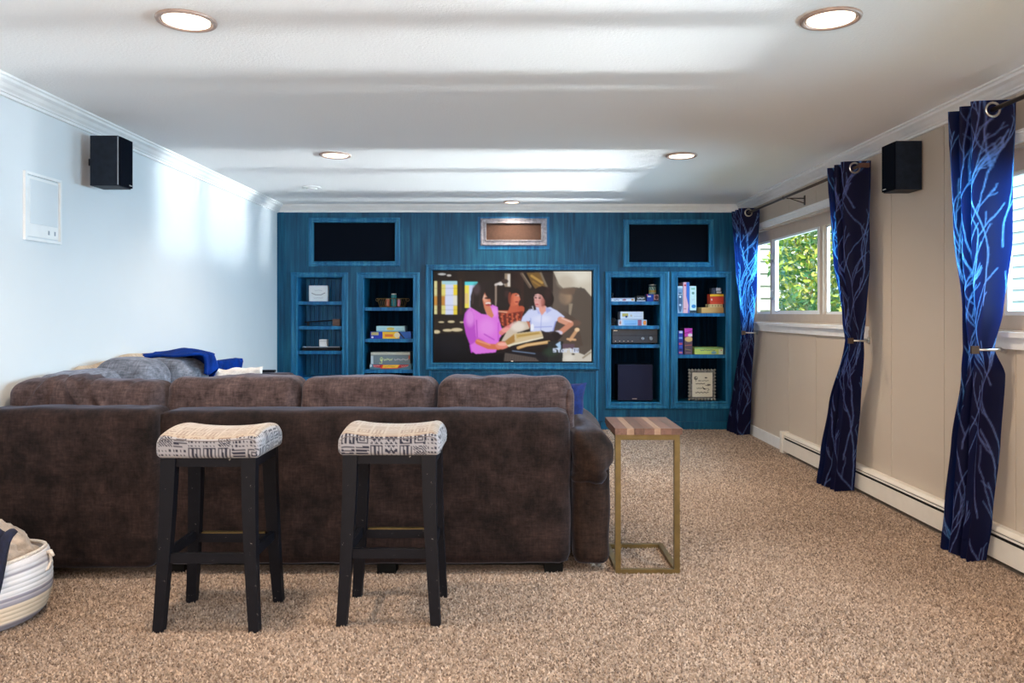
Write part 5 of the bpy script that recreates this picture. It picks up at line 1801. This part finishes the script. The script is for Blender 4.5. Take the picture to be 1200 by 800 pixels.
def dr(cv, W, H_):
    cv.rect(W * .1, H_ * .2, W * .6, H_ * .4, (226, 232, 246)); cv.rect(0, 0, W * .15, H_ * .3, (190, 60, 90))
_, zt1 = printed_box('card_game', 'bright blue small box on the top shelf under the can', 'card game', 758, 344.5, 766, z, (20, 76, 196), dr, 0.12)
def dr(cv, W, H_):
    cv.ell(W * .5, H_ * .4, W * .35, H_ * .3, (90, 50, 60)); cv.rect(0, H_ * .75, W, H_, (60, 50, 80))
_, zt2 = printed_box('card_game', 'small pinkish box at the right end of the top shelf', 'card game', 766.3, 345, 772.4, z, (200, 160, 176), dr, 0.12)
a, zt_ = px(762.5, 333); b, _ = px(771.5, 333)
zt1 = max(zt1, zt2) + E
r = thing('printed_can', 'green and tan printed can standing on the small blue box', 'can', ((a + b) / 2, YS + 0.05, zt1))
thg, hg = np.meshgrid(np.linspace(0, 2 * np.pi, 40, endpoint=False), np.linspace(0, 1, 24))
rd = (b - a) / 2
P = np.stack([(a + b) / 2 + rd * np.cos(thg), YS + 0.05 + rd * np.sin(thg), zt1 + hg * (zt_ - zt1)], -1)
cc = np.zeros(hg.shape + (3,)); cc[:] = lin((60, 130, 130)); cc[(hg > .75)] = lin((30, 60, 70)); cc[hg > 0.92] = lin((200, 200, 196)); cc[(hg < .42)] = lin((190, 160, 80)); cc[(hg < .18)] = lin((150, 170, 150))
cc[(np.abs(np.sin(thg * 5 + hg * 6)) > .9) & (hg > .4) & (hg < .75)] = lin((220, 220, 210))
link('can_body', npgrid('can_body', P, cc, closed_u=True), M['print'], r, smooth=True)
obj('lid', lathe(B(), ((a + b) / 2, YS + 0.05, zt_), [(rd, -0.004), (rd * 1.02, 0.002), (rd * 0.9, 0.003)], 24), M['silver'], r)
a, zt_ = px(716.8, 342.5); b, _ = px(721, 342.5)
r = thing('dark_figurine', 'tiny dark round figurine on the flat white game box', 'figurine', ((a + b) / 2, YS + 0.06, px(0, 349)[1]))
zb_ = px(0, 349, YS)[1] + 0.001
obj('figure_body', lathe(B(), ((a + b) / 2 + 0.002, YS + 0.06, zb_), [(0.014, 0), (0.017, 0.012), (0.010, 0.026), (0.015, 0.036), (0.016, 0.046), (0.006, 0.056)], 14), M['black_plastic'], r, smooth=True)
z = SH['g'][1]
def dr(cv, W, H_):
    cv.rect(W * .68, 0, W * .82, H_, (150, 90, 120)); cv.ell(W * .93, H_ * .5, W * .06, H_ * .4, (240, 150, 70)); cv.rect(0, 0, W * .14, H_, (206, 206, 216)); cv.ell(W * .07, H_ * .5, W * .03, H_ * .3, (190, 130, 120)); cv.rect(W * .2, H_ * .1, W * .66, H_ * .9, (130, 180, 226)); cv.line([(W * .24, H_ * .8), (W * .62, H_ * .7)], .5, (90, 130, 190))
_, zt = printed_box('board_game', 'light blue game box with orange end under the white one', 'board game', 724.5, 374.6, 758, z, (160, 196, 230), dr, 0.23)
def dr(cv, W, H_):
    cv.rect(W * .08, H_ * .2, W * .34, H_ * .6, (176, 166, 90)); cv.ell(W * .26, H_ * .62, W * .05, H_ * .14, (40, 60, 120)); cv.ell(W * .47, H_ * .5, W * .04, H_ * .15, (180, 176, 170)); cv.line([(W * .6, H_ * .6), (W * .92, H_ * .6)], .4, (150, 170, 206)); cv.rect(0, H_ * .9, W, H_, (150, 170, 200))
printed_box('board_game', 'white game box with a small picture on the light blue one', 'board game', 727, 365, 754, zt + E, (196, 212, 232), dr, 0.22)
r = thing('round_gadget', 'small black round gadget at the left end of the middle shelf', 'gadget', (px(720, 0)[0], YS + 0.05, z))
obj('dial_body', lathe(B(), (px(720, 0)[0], YS + 0.05, z + 0.052), [(0.028, 0.0), (0.034, -0.006), (0.034, -0.02), (0.026, -0.024)], 20, 'Y'), M['black_plastic'], r, smooth=True)
obj('foot_stand', box(B(), px(720, 0)[0] - 0.02, px(720, 0)[0] + 0.02, YS + 0.02, YS + 0.07, z + E, z + 0.024), M['black_plastic'], r, bevel=0.003)
# AV receiver
z = SH['g'][2]
a, zt = px(717.5, 385.5, YS); b, _ = px(770.5, 385.5, YS)
r = thing('receiver', 'black audio receiver with two silver knobs on the shelf right of the television', 'receiver', ((a + b) / 2, YS, z))
boxo('case', (a, b, YS + 0.004, YS + 0.24, z + 0.012, zt), M['cabinet_black'], r, bevel=0.003)
m_ = plain('receiver_face', (0.022, 0.034, 0.055), 0.35)
boxo('upper_face', (a + 0.002, b - 0.002, YS, YS + 0.004, z + 0.095, zt - 0.003), m_, r, bevel=0.001, seg=1)
boxo('lower_face', (a + 0.002, b - 0.002, YS, YS + 0.004, z + 0.015, z + 0.09), m_, r, bevel=0.001, seg=1)
for xk, rk in ((754.5, 0.016), (764, 0.021)):
    obj('knob', lathe(B(), (px(xk, 0)[0], YS, z + 0.062), [(rk, 0.0), (rk, -0.012), (rk * 0.75, -0.018)], 18, 'Y'), M['grey_plastic'], r, smooth=True)
for k in range(5):
    boxo('button', (a + 0.03 + k * 0.045, a + 0.04 + k * 0.045, YS - 0.003, YS, z + 0.03, z + 0.036), M['silver'], r)
boxo('brand_plate', (a + 0.015, a + 0.055, YS - 0.001, YS, zt - 0.02, zt - 0.013), M['silver'], r)
for k in (a + 0.04, b - 0.04):
    boxo('foot', (k - 0.015, k + 0.015, YS + 0.03, YS + 0.06, z + E, z + 0.012), M['black_plastic'], r)
# subwoofer
z = SH['g'][3]
a, zt = px(724, 427, YS); b, _ = px(765, 427, YS)
r = thing('subwoofer', 'square dark subwoofer at the bottom of the shelves right of the television', 'subwoofer', ((a + b) / 2, YS, z))
boxo('cabinet', (a, b, YS + 0.012, YS + 0.25, z + 0.008, zt), M['cabinet_black'], r, bevel=0.004)
boxo('front_grille', (a + 0.003, b - 0.003, YS, YS + 0.012, z + 0.012, zt - 0.003), M['sub_front'], r, bevel=0.004)
boxo('badge', (px(742, 0)[0], px(747.5, 0)[0], YS - 0.002, YS, z + 0.024, z + 0.032), M['silver'], r)
for k in (a + 0.03, b - 0.03):
    boxo('foot', (k - 0.015, k + 0.015, YS + 0.03, YS + 0.22, z + E, z + 0.008), M['black_plastic'], r)

# --- fourth unit
z = SH['h'][0]
def dr(cv, W, H_):
    cv.rect(0, 0, W, H_ * .06, (206, 220, 226)); cv.ell(W * .5, H_ * .55, W * .40, H_ * .42, (70, 96, 130)); cv.rect(0, H_ * .12, W, H_ * .24, (120, 150, 186)); cv.ell(W * .5, H_ * .4, W * .2, H_ * .04, (220, 230, 236)); cv.ell(W * .5, H_ * .7, W * .2, H_ * .04, (200, 216, 230)); cv.rect(W * .1, H_ * .3, W * .9, H_ * .32, (210, 220, 230))
printed_box('board_game', 'tall navy and pale blue box standing at the left end of the top shelf', 'board game', 793.9, 335, 800.2, z, (150, 176, 200), dr, 0.22)
def dr(cv, W, H_):
    cv.poly([(W * .5, 0), (W, 0), (W, H_), (W * .75, H_), (W * .85, H_ * .75), (W * .5, H_ * .45)], (50, 110, 200)); cv.ell(W * .3, H_ * .1, W * .2, H_ * .03, (200, 60, 70)); cv.line([(W * .5, H_ * .03), (W * .5, H_ * .45), (W * .85, H_ * .75), (W * .75, H_)], .4, (160, 90, 160)); cv.rect(W * .1, H_ * .85, W * .5, H_ * .88, (200, 120, 130))
printed_box('board_game', 'tallest pink and blue box between two pale ones on the top shelf', 'board game', 800.6, 330.5, 808, z, (228, 176, 184), dr, 0.22)
def dr(cv, W, H_):
    cv.rect(W * .2, H_ * .06, W * .8, H_ * .14, (140, 190, 170)); cv.ell(W * .5, H_ * .26, W * .2, H_ * .05, (100, 150, 140)); cv.ell(W * .6, H_ * .75, W * .35, H_ * .07, (50, 130, 190)); cv.rect(0, H_ * .9, W, H_, (40, 60, 70)); squiggle(cv, W * .3, H_ * .5, W * .7, 1, .4, (180, 200, 206), 5)
printed_box('board_game', 'tall white and mint box third from the left on the top shelf', 'board game', 808.4, 335, 816, z, (198, 222, 222), dr, 0.22)
def dr(cv, W, H_):
    cv.line([(0, H_ * .95), (W, H_ * .95)], .4, (150, 100, 40)); cv.rect(W * .98, 0, W, H_, (170, 120, 60))
_, zt = printed_box('wooden_box', 'wide pale wooden box under the coloured stack beside the curtain', 'box', 822, 360, 848.8, z, (206, 160, 96), dr, 0.2)
def dr(cv, W, H_):
    for i in range(5):
        cv.rect(W * (.05 + .2 * i), H_ * .1, W * (.13 + .2 * i), H_ * .9, (170, 140, 96))
_, zt = printed_box('domino_box', 'thin tan slatted box between the wooden box and the red one', 'box', 830, 356.3, 847, zt + E, (214, 186, 130), dr, 0.12)
def dr(cv, W, H_):
    cv.rect(0, 0, W, H_ * .22, (246, 196, 40)); cv.ell(W * .12, H_ * .55, .8, 1.2, (226, 190, 170)); cv.line([(0, H_ * .24), (W, H_ * .24)], .3, (150, 40, 30)); cv.line([(W * .05, H_ * .9), (W * .95, H_ * .9)], .4, (240, 110, 60))
_, zt = printed_box('card_game', 'red box with a yellow lid in the stack beside the curtain', 'card game', 832, 344.5, 848, zt + E, (214, 62, 36), dr, 0.12)
def dr(cv, W, H_):
    cv.rect(W * .45, 0, W * .9, H_ * .5, (196, 200, 210)); cv.rect(W * .5, H_ * .6, W, H_ * .85, (206, 206, 206)); cv.rect(W * .2, H_ * .3, W * .3, H_, (70, 76, 96))
printed_box('card_game', 'small dark and white box on top of the red box', 'card game', 834, 337.2, 845.5, zt + E, (36, 42, 60), dr, 0.10)
z = SH['h'][1]
def dr(cv, W, H_):
    for i, c_ in enumerate(((206, 200, 220), (40, 60, 160), (120, 160, 210), (30, 40, 120), (190, 80, 100), (60, 90, 180), (30, 36, 90), (210, 110, 110))):
        cv.rect(W * .12, H_ * (i / 8 + .01), W * .88, H_ * ((i + 1) / 8 - .03), c_)
printed_box('board_game', 'narrow blue and red upright box at the left end of the lower shelf', 'board game', 795, 387.5, 800.4, z, (30, 60, 160), dr, 0.22)
def dr(cv, W, H_):
    cv.rect(0, 0, W, H_ * .32, (196, 60, 170)); cv.ell(W * .75, H_ * .26, W * .3, H_ * .06, (230, 214, 220)); cv.line([(0, H_ * .2), (W, H_ * .1)], 1, (140, 30, 120)); cv.ell(W * .55, H_ * .42, W * .5, H_ * .1, (214, 176, 110)); cv.rect(0, H_ * .52, W, H_, (88, 70, 84)); cv.line([(W * .1, H_ * .66), (W * .9, H_ * .64)], .7, (190, 96, 80)); cv.line([(W * .1, H_ * .8), (W * .8, H_ * .84)], .6, (150, 140, 80)); cv.rect(W * .2, H_ * .92, W * .8, H_ * .95, (150, 110, 120))
printed_box('board_game', 'upright magenta and brown box on the lower shelf', 'board game', 802, 384.5, 811.3, z, (90, 70, 90), dr, 0.22)
def dr(cv, W, H_):
    cv.rect(0, 0, W, H_ * .2, (120, 170, 110)); squiggle(cv, W * .2, H_ * .4, W * .72, .7, .6, (70, 120, 120), 14); cv.ell(W * .68, H_ * .75, W * .09, H_ * .22, (130, 180, 190)); cv.rect(W * .85, H_ * .25, W, H_, (214, 226, 190)); cv.ell(W * .94, H_ * .4, .6, .8, (200, 80, 80))
printed_box('board_game', 'lime green game box lying flat on the lower shelf', 'board game', 814, 407, 847.3, z, (196, 214, 110), dr, 0.23)

# ornate picture frame
z = OP['h'][2]
a, zt = px(808, 432.5); b, _ = px(841, 432.5)
r = thing('framed_print', 'small framed print with scalloped silver edge and black script', 'picture frame', ((a + b) / 2, YS, z))
fm = plain('aged_silver_frame', (0.15, 0.155, 0.15), 0.45, 0.5, vary=0.6, nscale=60)
ia, iz1 = px(813, 437); ib, iz0 = px(836.8, 465.5)
bm = B()
for d_ in ((a + 0.012, b - 0.012, z + 0.012, iz0), (a + 0.012, b - 0.012, iz1, zt - 0.012), (a + 0.012, ia, iz0, iz1), (ib, b - 0.012, iz0, iz1)):
    box(bm, d_[0], d_[1], YS - 0.006, YS + 0.014, d_[2], d_[3])
obj('frame', bm, fm, r)
bm = B()
nh_, nv_ = 8, 9
for i in range(nh_ + 1):
    x_ = a + 0.012 + (b - a - 0.024) * i / nh_
    for z_ in (z + 0.013, zt - 0.012):
        lathe(bm, (x_, YS - 0.002, z_), [(0.013, 0.006), (0.012, -0.004), (0.006, -0.009)], 8, 'Y')
for i in range(1, nv_):
    z_ = z + 0.013 + (zt - z - 0.025) * i / nv_
    for x_ in (a + 0.012, b - 0.012):
        lathe(bm, (x_, YS - 0.002, z_), [(0.013, 0.006), (0.012, -0.004), (0.006, -0.009)], 8, 'Y')
obj('scalloped_edge', bm, plain('frame_beads_silver', (0.34, 0.33, 0.29), 0.35, 0.5, vary=0.3), r)
cv = Canvas(0, 0, 22, 26, 132, 156, (216, 212, 194))
D1 = (50, 48, 46)
cv.ell(4, 6, 2.1, 2.1, D1, .8); cv.ell(4.6, 5.4, .7, .7, (216, 212, 194)); cv.line([(4, 8), (4.1, 9.8)], .35, D1)
cv.ell(15, 5.6, 1.4, .8, D1, .9); cv.line([(13.8, 5.2), (16.6, 6)], .4, D1)
cv.line([(6.5, 9.5), (7.5, 8), (8, 9.6), (9, 8.2), (9.4, 9.6)], .35, D1); squiggle(cv, 10.5, 8.8, 18, .6, .35, D1, 12)
squiggle(cv, 4, 12, 14, .6, .45, D1, 18); cv.ell(18, 13, 2, .8, D1, .8); cv.line([(14, 13.4), (17, 14.2), (20, 13.4)], .5, D1)
squiggle(cv, 5, 17, 11, .5, .4, D1, 12); cv.poly([(11, 14.5), (12.6, 16.5), (15, 17.6), (14, 18.6), (11.8, 17.6)], D1); cv.line([(15, 17.5), (17.5, 17.2), (18.6, 18.6), (16.6, 19.6)], .45, D1)
squiggle(cv, 3.5, 21.5, 18, .9, .4, D1, 24); cv.line([(.4, .4), (21.6, .4), (21.6, 25.6), (.4, 25.6), (.4, .4)], .3, (236, 234, 222))
print_panel('print', cv, ia, ib, YS + 0.001, iz0, iz1, r, nu=110, nv=130)
